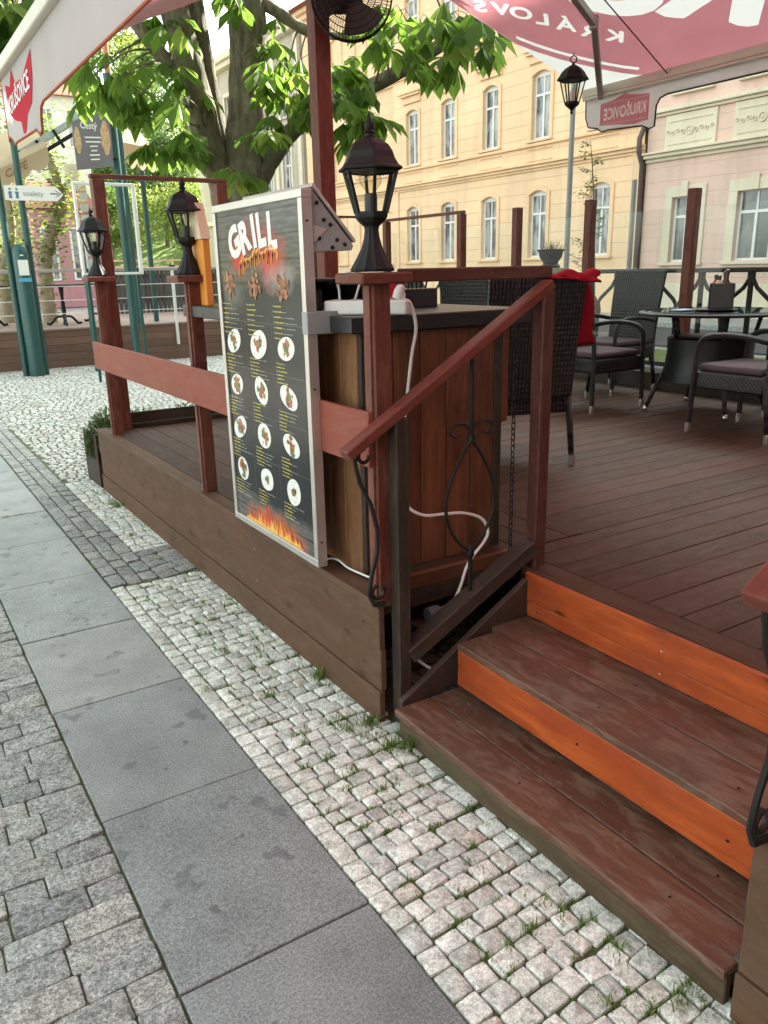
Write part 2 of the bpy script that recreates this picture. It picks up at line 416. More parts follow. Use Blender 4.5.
# white cobbles past the dark band, out to the far corner of the deck
y = 4.66
while y < 6.6:
    h = rnd.uniform(.056,.07); x = 1.13
    while x < 1.37 if y < 6.2 else x < 2.2:
        wd = rnd.uniform(.052,.08)
        stone_add(cob, (x+wd/2, y+h/2+rnd.uniform(-.004,.004)), *rot2(rnd.uniform(-.1,.1)), wd/2-.0022, h/2-.0022, rnd.uniform(-.002,.002), min(1, max(0, rnd.gauss(.5,.25))), .11, dome=.0025)
        if rnd.random() < .05: grass_spots.append((x, y))
        x += wd
    y += h
struct(cob, 'cobblestone_pavement', M_cob, smooth=True, auto=24)
pl = MB()
y = 6.6
while y < 15.6:                                             # the plaza: simpler stones, same size
    h = .068 + .004*(y-6.6); x = (1.13 if y < 9.6 else -3) + rnd.uniform(0,.05)
    while x < 6.4:
        wd = rnd.uniform(.06,.085)*(1+.05*(y-6.6))
        if 3.0 < x < 3.8 and 7.1 < y < 8.0: x += wd; continue
        if abs(y-9.7) > .07 : stone_add(pl, (x+wd/2, y+h/2), *rot2(rnd.uniform(-.12,.12)), wd/2-.005, h/2-.005, rnd.uniform(-.003,.003), min(1, max(0, rnd.gauss(.5,.25))), .18, False)
        x += wd
    y += h
M_cobp = stone('plaza_cobble_stone', [(.40,.39,.36),(.5,.495,.465),(.56,.55,.52),(.62,.61,.58),(.45,.45,.43),(.54,.53,.49),(.47,.40,.35)], .15, .75)
struct(pl, 'cobblestone_plaza', M_cobp)
ds = MB()
for i, (xa, xb) in enumerate(((.868,.955),(.957,1.04),(1.042,1.128))):     # three courses of dark setts running on beside the slabs
    y = 4.16
    while y < 12:
        ln = rnd.uniform(.12,.2)
        stone_add(ds, ((xa+xb)/2, y+ln/2), *rot2(rnd.uniform(-.02,.02)), (xb-xa)/2-.003, ln/2-.003, 0, rnd.random(), .05, dome=.002)
        y += ln
for i in range(5):                                           # and a band of them across to the deck
    y = 4.15 + i*.1; x = 1.13
    while x < 1.37:
        ln = rnd.uniform(.1,.16)
        stone_add(ds, (x+ln/2, y+.05+(x-1.13)*.25), *rot2(.22), ln/2-.003, .047, 0, rnd.random(), .05, dome=.002)
        x += ln
x = -3
while x < 6:
    ln = rnd.uniform(.12,.2); stone_add(ds, (x+ln/2, 9.7), *rot2(0), ln/2-.004, .06, 0, rnd.random(), .05, False); x += ln
struct(ds, 'dark_sett_band', M_sett, smooth=True, auto=24)
gs = MB()
y = -1.0
while y < 11:                                                # grey setts on the carriageway side, courses across
    h = rnd.uniform(.094,.105); x = .3425
    while x > -2.2:
        ln = rnd.choice((.1,.12,.14,.16,.18,.19))*rnd.uniform(.95,1.05)
        stone_add(gs, (x-ln/2, y+h/2+rnd.uniform(-.003,.003)), *rot2(rnd.uniform(-.02,.02)), ln/2-.0014, h/2-.0014, rnd.uniform(-.0012,.0012), min(1, max(0, rnd.gauss(.42,.24))), .02, y < 5, dome=.0015)
        x -= ln
    y += h
struct(gs, 'grey_sett_road', M_gset, smooth=True, auto=24)
sl = MB()
js = [-1.4,-.68,.03,.76,1.493,2.22,2.975,3.69,4.45,5.2,5.93,6.7,7.4,8.2,9.0,9.8,10.6]
for a, b in zip(js, js[1:]):
    sl.box(((.345+.862)/2, (a+b)/2, -.02+.0205+rnd.uniform(-.0015,.0015)-.02), (.862-.345-.006, b-a-.006, .04), None, rnd.random())
struct(sl, 'slab_pavement', M_slab, bevel=.004, seg=2)
# bits of asphalt street and river lawn behind the terrace
lawn = MB(); lawn.sheet(7.4, 13, -14, 30, -.012)
kl = NT('lawn_grass'); w = kl.world()
cl = kl.mix(kl.noise(w, 6, 6, .7), (.05,.085,.02), (.11,.15,.04))
struct(lawn, 'lawn', kl.done(kl.pbr(cl, .9)))
st = MB(); st.sheet(13.6, 17.6, -40, 60, -.012)
ka = NT('asphalt'); struct(st, 'street', ka.done(ka.pbr(ka.mix(ka.noise(ka.world(), 40, 5, .7), (.05,.05,.052), (.085,.083,.08)), .85)))
pv = MB(); pv.bb(17.6, 20.4, -40, 60, -.03, .1); struct(pv, 'far_pavement', M_gset)

# ------------------------------------------------------------------ grass in the joints
gr = MB()
def tuft(x, y, n, h, sp, z=-.012):
    for i in range(n):
        a = rnd.uniform(0, 2*PI); r = abs(rnd.gauss(0, sp)); bx, by = x+r*math.cos(a), y+r*math.sin(a)
        hh = h*rnd.uniform(.45,1.15); b = rnd.uniform(0, 2*PI); lean = hh*rnd.uniform(.1,.8); wd = rnd.uniform(.0012,.0026)
        sx, sy = -math.sin(b)*wd, math.cos(b)*wd
        mx, my = bx+math.cos(b)*lean*.35, by+math.sin(b)*lean*.35
        tx, ty = bx+math.cos(b)*lean, by+math.sin(b)*lean
        gr.add([(bx-sx,by-sy,z),(bx+sx,by+sy,z),(mx+sx*.8,my+sy*.8,z+hh*.6),(mx-sx*.8,my-sy*.8,z+hh*.6),(tx,ty,z+hh)], [(0,1,2,3),(3,2,4)], rnd.random())
for (x, y) in grass_spots:
    for k in range(rnd.randint(1,3)): tuft(x+rnd.uniform(-.03,.03), y+rnd.uniform(-.006,.006), rnd.randint(8,26), rnd.uniform(.016,.034), .014)
for y in [rnd.uniform(-.4,6.2) for _ in range(46)]:
    tuft(1.335+rnd.uniform(-.02,.01), y, rnd.randint(8,20), rnd.uniform(.015,.035), .016)
for (x, y, n, h) in ((1.31,5.75,90,.06),(1.325,2.62,60,.07),(1.315,2.2,110,.06),(1.29,2.1,90,.05),(1.24,2.2,60,.045),(1.33,2.05,80,.07),(1.2,2.3,40,.04),(1.27,1.08,60,.04),(1.25,1.2,50,.035),(1.2,3.0,40,.035),(1.29,.88,50,.04),(1.12,1.75,40,.03),(1.16,1.42,40,.028),(1.1,1.98,40,.03),(1.07,3.1,50,.03)):
    for k in range(3): tuft(x+rnd.uniform(-.025,.025), y+rnd.uniform(-.05,.05), n//3, h, .02)
for y in [rnd.uniform(.6,6) for _ in range(50)]: tuft(.866, y, rnd.randint(3,9), .012, .008)
tag(gr.build('grass', leafy('grass_blade', (.07,.12,.02), (.2,.3,.06), .35, .5, (.28,.23,.11))), 'short green grass growing in the cobble joints and along the deck', 'grass', kind='stuff')

# ------------------------------------------------------------------ the terrace deck
DZ = .48
deck = thing('terrace_deck', (3.7, 3, 0), 'raised wooden restaurant deck with brown skirting boards and orange-fronted steps', 'deck')
sk = MB()
def skirt_run(x, y0, y1, flip=1):
    hs = [(.0,.125),(.127,.29),(.292,.455)]
    for i, (a, b) in enumerate(hs):
        off = (-.004, .004, 0)[i]
        sk.box((x+.0125+off, (y0+y1)/2, (a+b)/2), (.025, y1-y0, b-a), None, rnd.random(), 1)
    sk.box((x+.035, (y0+y1)/2, .4685), (.085, y1-y0+.004, .025), None, rnd.random(), 1)
skirt_run(1.352, 2.215, 6.26)
skirt_run(1.352, -4, .765)
for i, (a, b) in enumerate([(.0,.15),(.152,.3),(.302,.455)]):     # the far end, facing the plaza
    sk.bb(1.378, 3.2, 6.235, 6.26, a, b, None, 0)
sk.build('skirting', M_skirt, deck, bevel=.003)
fl = MB()
def boards_x(x0, x1, y0, y1, w=.142):
    y = y0
    while y < y1 - .01:
        ww = min(w, y1-y); x = x0
        while x < x1:
            ln = min(rnd.uniform(2.4,4.0), x1-x)
            if x1-x-ln < .5: ln = x1-x
            fl.box((x+ln/2, y+ww/2, DZ-.014+rnd.uniform(-.0012,.0012)), (ln-.003, ww-.0035, .028), None, rnd.random(), 0); x += ln
        y += w
boards_x(2.105, 6.16, -4, 2.34)
boards_x(2.48, 6.16, 2.34, 6.24)
boards_x(1.432, 2.101, -4, .70)
boards_x(4.4, 6.16, 6.24, 9.9)
x = 1.43
while x < 2.47:                                              # the narrow strip behind the rail: boards run the other way
    fl.box((x+.07, 4.3, DZ-.014+rnd.uniform(-.001,.001)), (.1365, 3.9, .028), None, rnd.random(), 1); x += .14
fl.bb(1.999, 2.103, .74, 2.2, DZ-.028, DZ, None, 1)
fl.build('floor_boards', M_floor, deck, bevel=.0025)
fb = MB(); fb.bb(1.45, 6.14, 2.75, 6.2, .02, DZ-.05); fb.bb(2.12, 6.14, -3.9, 2.33, .02, DZ-.05); fb.bb(4.45, 6.14, 6.22, 9.85, .02, DZ-.05)
fb.build('substructure', M_dark, deck)
SY0, SY1 = .81, 2.13
rs = MB()
rs.bb(1.978, 1.996, SY0, SY1+.02, .362, DZ-.005, None, 1); rs.bb(1.980, 1.996, SY0, SY1+.02, .299, .36, None, 1)
rs.build('riser', M_riser, deck, bevel=.003)
rs = MB(); rs.bb(1.6145, 1.64, SY0, SY1-.03, .128, .2685, None, 1)
rs.build('riser', M_riser, deck, bevel=.003)
tr = MB()
tr.bb(1.612, 1.80, SY0, SY1-.03, .27, .296, .35, 1); tr.bb(1.804, 2.0, SY0, SY1+.01, .27, .2955, .8, 1)
tr.build('tread', M_tread, deck, bevel=.005, seg=2)
tr = MB()
tr.bb(1.35, 1.50, SY0-.02, SY1-.01, .078, .104, .6, 1); tr.bb(1.504, 1.66, SY0-.02, SY1-.01, .078, .1035, .15, 1); 
tr.build('tread', M_tread, deck, bevel=.005, seg=2)
tr = MB(); tr.bb(1.362, 1.385, SY0-.02, SY1-.02, -.02, .076, None, 1); tr.build('step_front', M_mossy, deck, bevel=.003)
for yy in (SY1+.005, SY0-.035):
    s = MB(); s.prism([(1.395,yy,.035),(1.43,yy,.035),(2.03,yy,.30),(2.03,yy,.445),(1.97,yy,.445),(1.395,yy,.11)], (0,.026,0))
    s.build('stringer', plain('stringer_paint', (.055,.034,.026), .5, var=.3, scale=12), deck, bevel=.002)
# floor edge under the counter, seen inside the stair opening
eg = MB(); eg.bb(1.44, 2.1, 2.335, 2.36, .435, DZ+.012, None, 0); eg.build('edge_board', M_count, deck, bevel=.003)
eg = MB(); eg.bb(1.44, 2.1, 2.337, 2.36, .36, .432, None, 0); eg.build('edge_joist', M_dark, deck, bevel=.003)
kb_ = MB(); kb_.bb(6.08, 6.105, -4, 9.85, DZ, DZ+.15, None, 1); kb_.bb(1.5, 2.45, 6.17, 6.195, DZ+.002, DZ+.11, None, 0); kb_.bb(1.5, 2.45, 6.10, 6.165, DZ+.002, DZ+.035, None, 0)
kb_.build('kick_board', M_dark, deck, bevel=.003)

for (x, y, z, nx) in [(1.43,yy,.1045,0) for yy in (1.0,1.55,1.98)]+[(1.59,yy,.104,0) for yy in (.98,1.57,2.0)]+[(1.70,yy,.2965,0) for yy in (1.02,1.5,2.0)]+[(1.9,yy,.296,0) for yy in (1.0,1.53,2.03)]+[(1.3495,yy,zz,1) for yy in (2.32,3.3,4.6,5.9) for zz in (.06,.21,.37)]+[(1.9765,yy,zz,1) for yy in (.95,1.5,2.08) for zz in (.33,.41)]+[(1.613,yy,.2,1) for yy in (.98,1.5,2.05)]:
    m = MB(); M_ = Matrix.Translation((x,y,z)) @ (Matrix.Rotation(R(-90),4,'Y') if nx else Matrix())
    m.lathe([(.0042,0),(.0042,.0012),(.002,.0006)], 8, M=M_); m.build('screw', M_chrome if (x*97+y*31) % 1 < .3 else M_iron, deck)
# ------------------------------------------------------------------ rails and posts
def post(parent, x, y, z0, z1, w=.09, mat=None, name='post', d=None):
    m = MB(); m.bb(x-w/2, x+w/2, y-(d or w)/2, y+(d or w)/2, z0, z1, None, 2)
    return m.build(name, mat or M_post, parent, bevel=.004)
rail = thing('deck_railing', (1.45, 4.1, DZ), 'red-brown timber railing with one broad board along the street edge of the deck', 'railing')
for y, px_ in ((2.245, 1.392), (4.02, 1.412), (5.95, 1.43)):
    p = post(rail, px_, y, DZ, 1.555, .066)
    m = MB(); m.box((px_-.008, y+.0, 1.573), (.19, .17, .034), None, None); m.build('cap', M_post, p, bevel=.005)
    m = MB(); m.bb(px_-.041, px_-.034, y-.022, y+.008, DZ+.01, 1.55, None, 2); m.build('batten', M_post, p)
m = MB(); m.bb(1.336, 1.353, 2.225, 5.99, .965, 1.152, None, 1); m.build('rail_board', M_railb, rail, bevel=.003)
m = MB(); m.bb(1.481, 2.115, 2.205, 2.262, 1.557, 1.600, None, 0); m.build('top_rail', M_post_shade, rail, bevel=.004)

def stair_rail(y, label, sgn):
    t = thing('stair_handrail', (1.41, y, 0), label, 'handrail')
    post(t, 1.428, y, .0, 1.131, .052, M_dark)
    post(t, 2.058, y, .40, 1.512, .056, M_post_shade)
    m = MB(); m.beam((1.222,y,1.03), (2.078,y,1.538), .058, .036); m.build('handrail', M_hand, t, bevel=.006, seg=2)
    m = MB(); m.beam((1.45,y,.265), (2.035,y,.565), .07, .06); m.build('lower_rail', M_dark, t, bevel=.004)
    # leaf-shaped iron ornament between the rails
    m = MB(); xo = 1.735; zb = .46; zt = 1.33
    m.tube([(xo,y,zb-.05),(xo,y,zb+.16)], .008, 8); m.tube([(xo,y,zt),(xo,y,zt-.32)], .008, 8)
    for s in (-1, 1):
        pts = []
        for i in range(15):
            u = i/14; pts.append((xo+s*.125*math.sin(PI*u)**.8*(.75+.5*(1-u))*.9, y+s*.004, zb+.14+u*(zt-.31-zb-.14)))
        m.tube(pts, .0062, 8)
        sc_ = []
        for i in range(16):
            a = i/15*1.6*PI; r_ = .055*(1-i/22)
            sc_.append((xo+s*(.062-r_*math.cos(a)), y, zt-.30+.02+r_*math.sin(a)*.7))
        m.tube(sc_, .0055, 6)
    m.lathe([(.004,-.02),(.016,-.012),(.016,.012),(.004,.02)], 10, (xo,y,zt-.305)); m.lathe([(.004,-.03),(.015,-.012),(.015,.016),(.004,.03)], 10, (xo,y,zb+.135))
    m.build('ornament', M_iron, t, smooth=True, auto=40)
    # scrolled iron support under the low end
    m = MB(); pts = []
    for i in range(12):
        a = -i/11*1.5*PI; r_ = .022
        pts.append((1.292-.0+r_*math.cos(a)*.9, y, 1.02+r_*math.sin(a)))
    m.tube(pts[::-1], .007, 7)
    m.tube([(1.262,y,1.06),(1.258,y,1.0),(1.275,y,.93),(1.315,y,.85),(1.337,y,.76),(1.335,y,.68),(1.31,y,.6),(1.298,y,.53),(1.318,y,.49),(1.36,y,.485)], [.008]*8+[.01,.01], 8)
    pts = []
    for i in range(12):
        a = PI*.5+i/11*1.7*PI; pts.append((1.335+.024*math.cos(a), y, .535+.024*math.sin(a)))
    m.tube(pts, .0075, 7)
    m.build('scroll', M_iron, t, smooth=True, auto=40)
    return t
stair_rail(2.185, 'sloping red handrail on the counter side of the steps with iron leaf ornament', 1)
stair_rail(.745, 'sloping red handrail at the right side of the steps, mostly cut off by the frame', -1)

# end screen by the plaza and glass screen along the river side
es = thing('end_screen', (1.9, 6.1, DZ), 'tall timber frame with a thin top bar behind the two far lanterns', 'screen')
post(es, 1.53, 6.12, DZ, 2.24, .085); post(es, 2.43, 6.12, DZ, 2.24, .085)
m = MB(); m.bb(1.48, 2.48, 6.09, 6.15, 2.243, 2.27, None, 0); m.build('top_bar', M_post, es, bevel=.003)
gf = thing('glass_screen', (6.1, 4, DZ), 'glass wind screen between dark red posts behind the cafe tables', 'screen')
ys = [-.9,.2,1.3,2.4,3.55,4.735,5.92,6.98,7.96,9.6]
for y in ys: post(gf, 6.14, y, DZ, 2.2, .085, M_post)
for a, b in zip(ys, ys[1:]):
    m = MB(); m.bb(6.136, 6.144, a+.05, b-.05, DZ+.2, 2.05); m.build('glass_pane', M_screen, gf)
m = MB(); m.bb(6.11, 6.17, 7.92, 9.64, 2.203, 2.235, None, 1); m.build('top_bar', M_post, gf, bevel=.003)
post(gf, 5.1, 9.75, DZ, 2.25, .09)
m = MB(); m.bb(5.0, 6.16, 9.72, 9.78, 2.253, 2.28, None, 0); m.build('top_bar', M_post, gf, bevel=.003)

# ------------------------------------------------------------------ the serving counter
ct = thing('serving_counter', (1.9, 2.9, DZ), 'brown plank serving counter with a charcoal top behind the menu board', 'counter')
m = MB()
x = 1.462
while x < 2.06:
    wd = min(.118, 2.075-x); m.box((x+wd/2, 2.455, (DZ+1.385)/2), (wd-.003, .024, 1.385-DZ), None, rnd.random(), 2); x += .118
m.build('front_planks', M_count, ct, bevel=.003)
m = MB(); y = 2.47
while y < 3.2:
    m.box((1.455, y+.058, (DZ+1.385)/2+.001), (.024, .113, 1.383-DZ), None, rnd.random(), 2); y += .117
m.build('side_planks', M_countl, ct, bevel=.003)
m = MB(); m.bb(1.442, 1.466, 2.44, 2.466, DZ, 1.387, None, 2); m.build('corner_post', M_dark, ct, bevel=.003); m = MB(); m.bb(2.05, 2.09, 2.438, 2.48, DZ, 1.387, None, 2); m.build('corner_post', M_dark, ct, bevel=.003)
m = MB(); m.bb(2.04, 2.075, 2.6, 3.2, DZ+.05, 1.385, None, 2); m.build('back_panel', M_dark, ct)
m = MB(); m.bb(1.386, 2.2, 2.405, 4.12, 1.389, 1.445); m.build('counter_top', M_ctop, ct, bevel=.004)
m = MB(); m.bb(2.092, 2.13, 2.45, 2.53, 1.0, 1.387, None, 2); m.build('door_post', M_count, ct, bevel=.003)
m = MB(); m.bb(2.0, 2.05, 3.9, 4.0, DZ, 1.387, None, 2); m.build('leg', M_dark, ct)
# ------------------------------------------------------------------ lanterns
def lantern_parts(t, z0=0.0, pedestal=True):
    """six-sided carriage lantern; z0 is where the glass cage's foot starts"""
    def hexp(r, z, rot=0): return [(r*math.cos(PI/3*i+rot), r*math.sin(PI/3*i+rot), z) for i in range(6)]
    if pedestal:
        m = MB(); m.lathe([(.062,0),(.064,.008),(.060,.014),(.058,.018),(.045,.04),(.031,.068),(.023,.095),(.020,.118),(.022,.128)], 24, (0,0,0), .5, None, .09)
        m.build('pedestal', M_black, t, smooth=True, auto=25)
    m = MB(); m.lathe([(.012,z0+.12),(.026,z0+.13),(.04,z0+.142),(.048,z0+.152),(.05,z0+.163),(.046,z0+.166)], 6, rot=PI/6, c=(0,0,0)); m.build('cup', M_black, t, bevel=.002)
    zb, zt = z0+.165, z0+.278; rb, rt = .046, .077
    m = MB(); a, b = hexp(rb, zb, PI/6), hexp(rt, zt, PI/6)
    for i in range(6): m.beam(a[i], b[i], .0085, .0085, up=(a[i][0], a[i][1], 0))
    for i in range(6): m.beam(a[i], a[(i+1)%6], .006, .007); m.beam(b[i], b[(i+1)%6], .006, .007)
    cage = m.build('cage', M_black, t)
    m = MB()
    for i in range(6): j = (i+1)%6; m.quad(a[i], a[j], b[j], b[i])
    m.build('glass', M_glass, t)
    m = MB(); m.lathe([(.018,zb-.004),(.018,zb+.052),(.014,zb+.054)], 16); m.build('socket', M_ctop, t, smooth=True, auto=40)
    m = MB(); m.lathe([(.013,zb+.055),(.016,zb+.062),(.03,zb+.082),(.032,zb+.094),(.026,zb+.107),(.012,zb+.112)], 16)
    m.build('bulb', glass_thin('bulb_glass', (.9,.88,.82), 1.6, .05), t, smooth=True)
    m = MB(); m.lathe([(.074,zt),(.094,zt+.002),(.096,zt+.008),(.084,zt+.016),(.073,zt+.034),(.067,zt+.052),(.055,zt+.07),(.036,zt+.083),(.018,zt+.09),(.016,zt+.094)], 6, rot=PI/6)
    m.build('roof', M_black, t, bevel=.003)
    m = MB(); m.lathe([(.012,zt+.09),(.012,zt+.1),(.017,zt+.104),(.010,zt+.112),(.013,zt+.118),(.014,zt+.126),(.006,zt+.136),(.004,zt+.15),(.001,zt+.158)], 12)
    m.build('finial', M_black, t, smooth=True, auto=50)
def lantern(x, y, z, label, rz):
    t = thing('garden_lantern', (0,0,0), label, 'lantern', 'lanterns on the railing posts')
    lantern_parts(t); t.location = (x, y, z); t.rotation_euler.z = rz; t.scale = (1.10,1.10,1.05)
    return t
L1 = lantern(1.377, 2.24, 1.592, 'black six-sided lantern on the near railing post beside the counter, largest in view', R(-22))
for (x, y, lab, rz) in ((1.404, 4.02, 'black six-sided lantern on the middle railing post left of the menu board', -8), (1.422, 5.95, 'black six-sided lantern on the farthest railing post, smallest of those on posts', 12)):
    c = copy_tree(L1); c.location = (x, y, 1.592); c.rotation_euler.z = R(rz); c['label'] = lab
# lantern hanging under the end of the awning, and the grey street pole far behind it
t = thing('hanging_lantern', (0,0,0), 'black lantern with a ring finial hanging under the end of the red awning', 'lantern')
def hexq(r, z): return [(r*math.cos(PI/3*i+.4), r*math.sin(PI/3*i+.4), z) for i in range(6)]
m = MB(); a, b = hexq(.05, .065), hexq(.087, .205)
for i in range(6): m.beam(a[i], b[i], .008, .008); m.beam(a[i], a[(i+1)%6], .007, .007); m.beam(b[i], b[(i+1)%6], .007, .007)
m.lathe([(.004,-.01),(.011,0),(.007,.012),(.018,.025),(.05,.05),(.052,.062)], 6, rot=.4); m.build('cage', M_black, t)
m = MB()
for i in range(6): m.quad(a[i], a[(i+1)%6], b[(i+1)%6], b[i])
m.build('glass', M_glass, t)
m = MB(); m.lathe([(.085,.206),(.112,.206),(.112,.213),(.095,.235),(.08,.258),(.058,.28),(.03,.297),(.012,.305),(.009,.32)], 6, rot=.4); m.build('roof', M_black, t, bevel=.002)
m = MB(); m.tube([(.022*math.cos(i/16*2*PI)*.75, -.022*math.cos(i/16*2*PI)*.65, .338+.022*math.sin(i/16*2*PI)) for i in range(17)], .0045, 6); m.tube([(0,0,.355),(-.01,-.01,.40)], .003, 5); m.build('ring', M_black, t, smooth=True)
m = MB(); m.lathe([(.02,.05),(.02,.11),(.022,.12),(.006,.155)], 10); m.build('bulb', M_white, t, smooth=True, auto=40)
t.location = (4.49, 4.56, 2.632)
m = MB(); m.tube([(8,8.1,0),(8,8.1,1.0)], [.06,.05], 12); m.tube([(8,8.1,1.0),(8,8.1,4.6)], [.038,.03], 12); tag(m.build('street_pole', M_grey, None, smooth=True, auto=40), 'tall slim grey street pole beyond the glass screen, below the hanging lantern', 'pole')

# ------------------------------------------------------------------ the menu board
BX, BY, BZ, BW, BH = 1.300, 3.386, .512, .823, 1.352
mb_ = thing('menu_board', (1.32, 2.97, BZ), 'tall aluminium-framed grill menu board hung on the railing', 'menu board')
def bp(u, v, d=0.0): return V((BX - d, BY - u, BZ + v))
m = MB()
fw = .028
for (u0,u1,v0,v1,ax) in ((0,BW,0,fw,1),(0,BW,BH-fw,BH,1),(0,fw,fw+.0005,BH-fw-.0005,2),(BW-fw,BW,fw+.0005,BH-fw-.0005,2)):
    m.bb(BX, BX+.042, BY-u1, BY-u0, BZ+v0, BZ+v1, None, ax)
fr_ = m.build('frame', M_alu, mb_, bevel=.002)
m = MB()
for (u, v) in ((BW-.004,.1),(BW-.004,.68),(BW-.004,1.25)):
    m = MB(); m.lathe([(.004,0),(.004,.003),(.001,.004)], 8, (0,0,0), M=Matrix.Translation((BX+.02, BY-u-.004, BZ+v)) @ Matrix.Rotation(R(90),4,'X')); m.build('screw', M_black, fr_)
m = MB(); m.bb(BX+.014, BX+.036, BY-BW+fw-.001, BY-fw+.001, BZ+fw-.001, BZ+BH-fw+.001); m.build('backing', M_grey, mb_)
# printed panel: dark chalk board, greyer planks on top and at the foot
kp = NT('menu_print'); ob = kp.world()
sx = kp.n('ShaderNodeSeparateXYZ'); kp.l(ob, sx.inputs[0])
zz = kp.math('SUBTRACT', sx.outputs[2], BZ)
nn = kp.noise(kp.mapping(ob, (1, 2.2, 22)), 3, 6, .65); nb = kp.noise(ob, 2.4, 4)
row = kp.math('FRACT', kp.math('MULTIPLY', zz, 11.5))
lines = kp.ramp(row, [(0,0.0),(.06,1.0),(.94,1.0),(1,0.0)])
pl_ = kp.mix(kp.ramp(nn, [(.3,0.0),(.7,1.0)]), (.04,.036,.034), (.17,.15,.14))
pl_ = kp.mix(1.0, pl_, kp.mix(lines, (.25,.25,.25), (1,1,1)), 'MULTIPLY')
ch_ = kp.mix(nb, (.007,.008,.011), (.022,.024,.028))
top = kp.ramp(kp.math('ADD', zz, kp.math('MULTIPLY', nb, .15)), [(1.09/1.6,0.0),(1.17/1.6,1.0)])
x_ = kp.n('ShaderNodeMath', _operation='DIVIDE'); kp.l(kp.math('ADD', zz, kp.math('MULTIPLY', nb, .15)), x_.inputs[0]); x_.inputs[1].default_value = 1.6
top = kp.ramp(x_.outputs[0], [(.685,0.0),(.735,1.0)])
bot = kp.ramp(x_.outputs[0], [(.125,1.0),(.155,0.0)])
cc = kp.mix(kp.math('MAXIMUM', top, bot), ch_, pl_)
def glow(u, v, ru, rv, col, amt, c):
    cxy = kp.mapping(ob, (0, 1/ru, 1/rv), (0, -(BY-u)/ru, -(BZ+v)/rv)); ln_ = kp.n('ShaderNodeVectorMath', _operation='LENGTH'); kp.l(cxy, ln_.inputs[0])
    d_ = kp.math('ADD', ln_.outputs['Value'], kp.math('MULTIPLY_ADD', kp.noise(ob, 14, 6, .65), 1.3, -.65))
    return kp.mix(kp.math('MULTIPLY', kp.ramp(d_, [(.15, 1.0), (1.0, 0.0)]), amt), c, col)
cc = glow(.24, 1.15, .10, .10, (.62,.03,.03), .95, cc); cc = glow(.54, 1.13, .14, .13, (.66,.04,.04), .95, cc); cc = glow(.40, 1.21, .16, .10, (.45,.03,.02), .55, cc)
cc = glow(.60, 1.06, .16, .07, (.42,.40,.40), .6, cc); cc = glow(.15, 1.0, .12, .07, (.22,.21,.21), .5, cc); cc = glow(.42, .04, .34, .10, (.75,.16,.02), .85, cc)
M_print = kp.done(kp.pbr(cc, .2, 0, None, .3))
m = MB(); m.bb(BX+.008, BX+.013, BY-BW+fw, BY-fw, BZ+fw, BZ+BH-fw); pn = m.build('printed_panel', M_print, mb_)
PF = -.008                                                   # the panel's face sits 8 mm behind the frame's front
def flat(mb, pts, d, tint=.5): mb.add([bp(u, v, PF+d) for u, v in pts], [tuple(range(len(pts)))], tint)
ink = lambda n, c, **k: plain(n, c, .3, var=.1, scale=60, **k)
M_inkw, M_inky, M_inko, M_inkr = ink('white_ink', (.8,.78,.74)), ink('yellow_ink', (.62,.5,.08)), ink('orange_ink', (.85,.32,.04)), ink('red_ink', (.62,.05,.03))
# GRILL, letters fanned along an arc
m = MB(); sh = MB()
for ch, (u, v), a, s, wd in (('G',(.172,1.128),24,.125,1.0),('R',(.279,1.154),17,.125,.95),('I',(.392,1.179),11,.125,.95),('L',(.438,1.178),7,.128,.9),('L',(.526,1.172),2,.135,.9)):
    vs, fs, w_ = text_geo(ch, s*1.27, .0085)
    ca, sa = math.cos(R(a)), math.sin(R(a))
    m.add([bp(u+x.x*wd*ca-x.y*sa, v+x.x*wd*sa+x.y*ca, PF+.0012) for x in vs], fs)
m.build('lettering', M_inkw, pn)
m = MB()                                                     # orange brush script under it, written as one looping stroke
pts = []
for i in range(150):
    u_ = i/149; bx = .235+.365*u_; by = 1.098+.055*math.sin(min(1,u_*1.25)*PI*.5)-.01*u_
    amp = .024+.012*math.sin(u_*17)
    pts.append((bx+.014*math.sin(u_*PI*2*9.5+.7), by+amp*math.cos(u_*PI*2*9.5)))
for (p, q) in zip(pts, pts[1:]):
    d = V((q[0]-p[0], q[1]-p[1])); 
    if d.length < 1e-6: continue
    n_ = V((-d.y, d.x)).normalized()*(.0045+.003*abs(d.normalized().y))
    flat(m, [(p[0]+n_.x,p[1]+n_.y),(p[0]-n_.x,p[1]-n_.y),(q[0]-n_.x,q[1]-n_.y),(q[0]+n_.x,q[1]+n_.y)], .0014)
m.build('script_lettering', M_inko, pn)
m = MB()                                                     # red splashes behind the title
for (cu, cv, ru, rv, k) in ((.215,1.12,.05,.075,14),(.5,1.1,.09,.06,16),(.56,1.2,.035,.07,11),(.36,1.12,.05,.05,12)):
    pts = [(cu+ru*math.cos(2*PI*i/k)*rnd.uniform(.55,1.15), cv+rv*math.sin(2*PI*i/k)*rnd.uniform(.55,1.2)) for i in range(k)]
    flat(m, pts, .0004)
0 and m.build('splash', ink('red_smoke_ink', (.5,.04,.035)), pn)
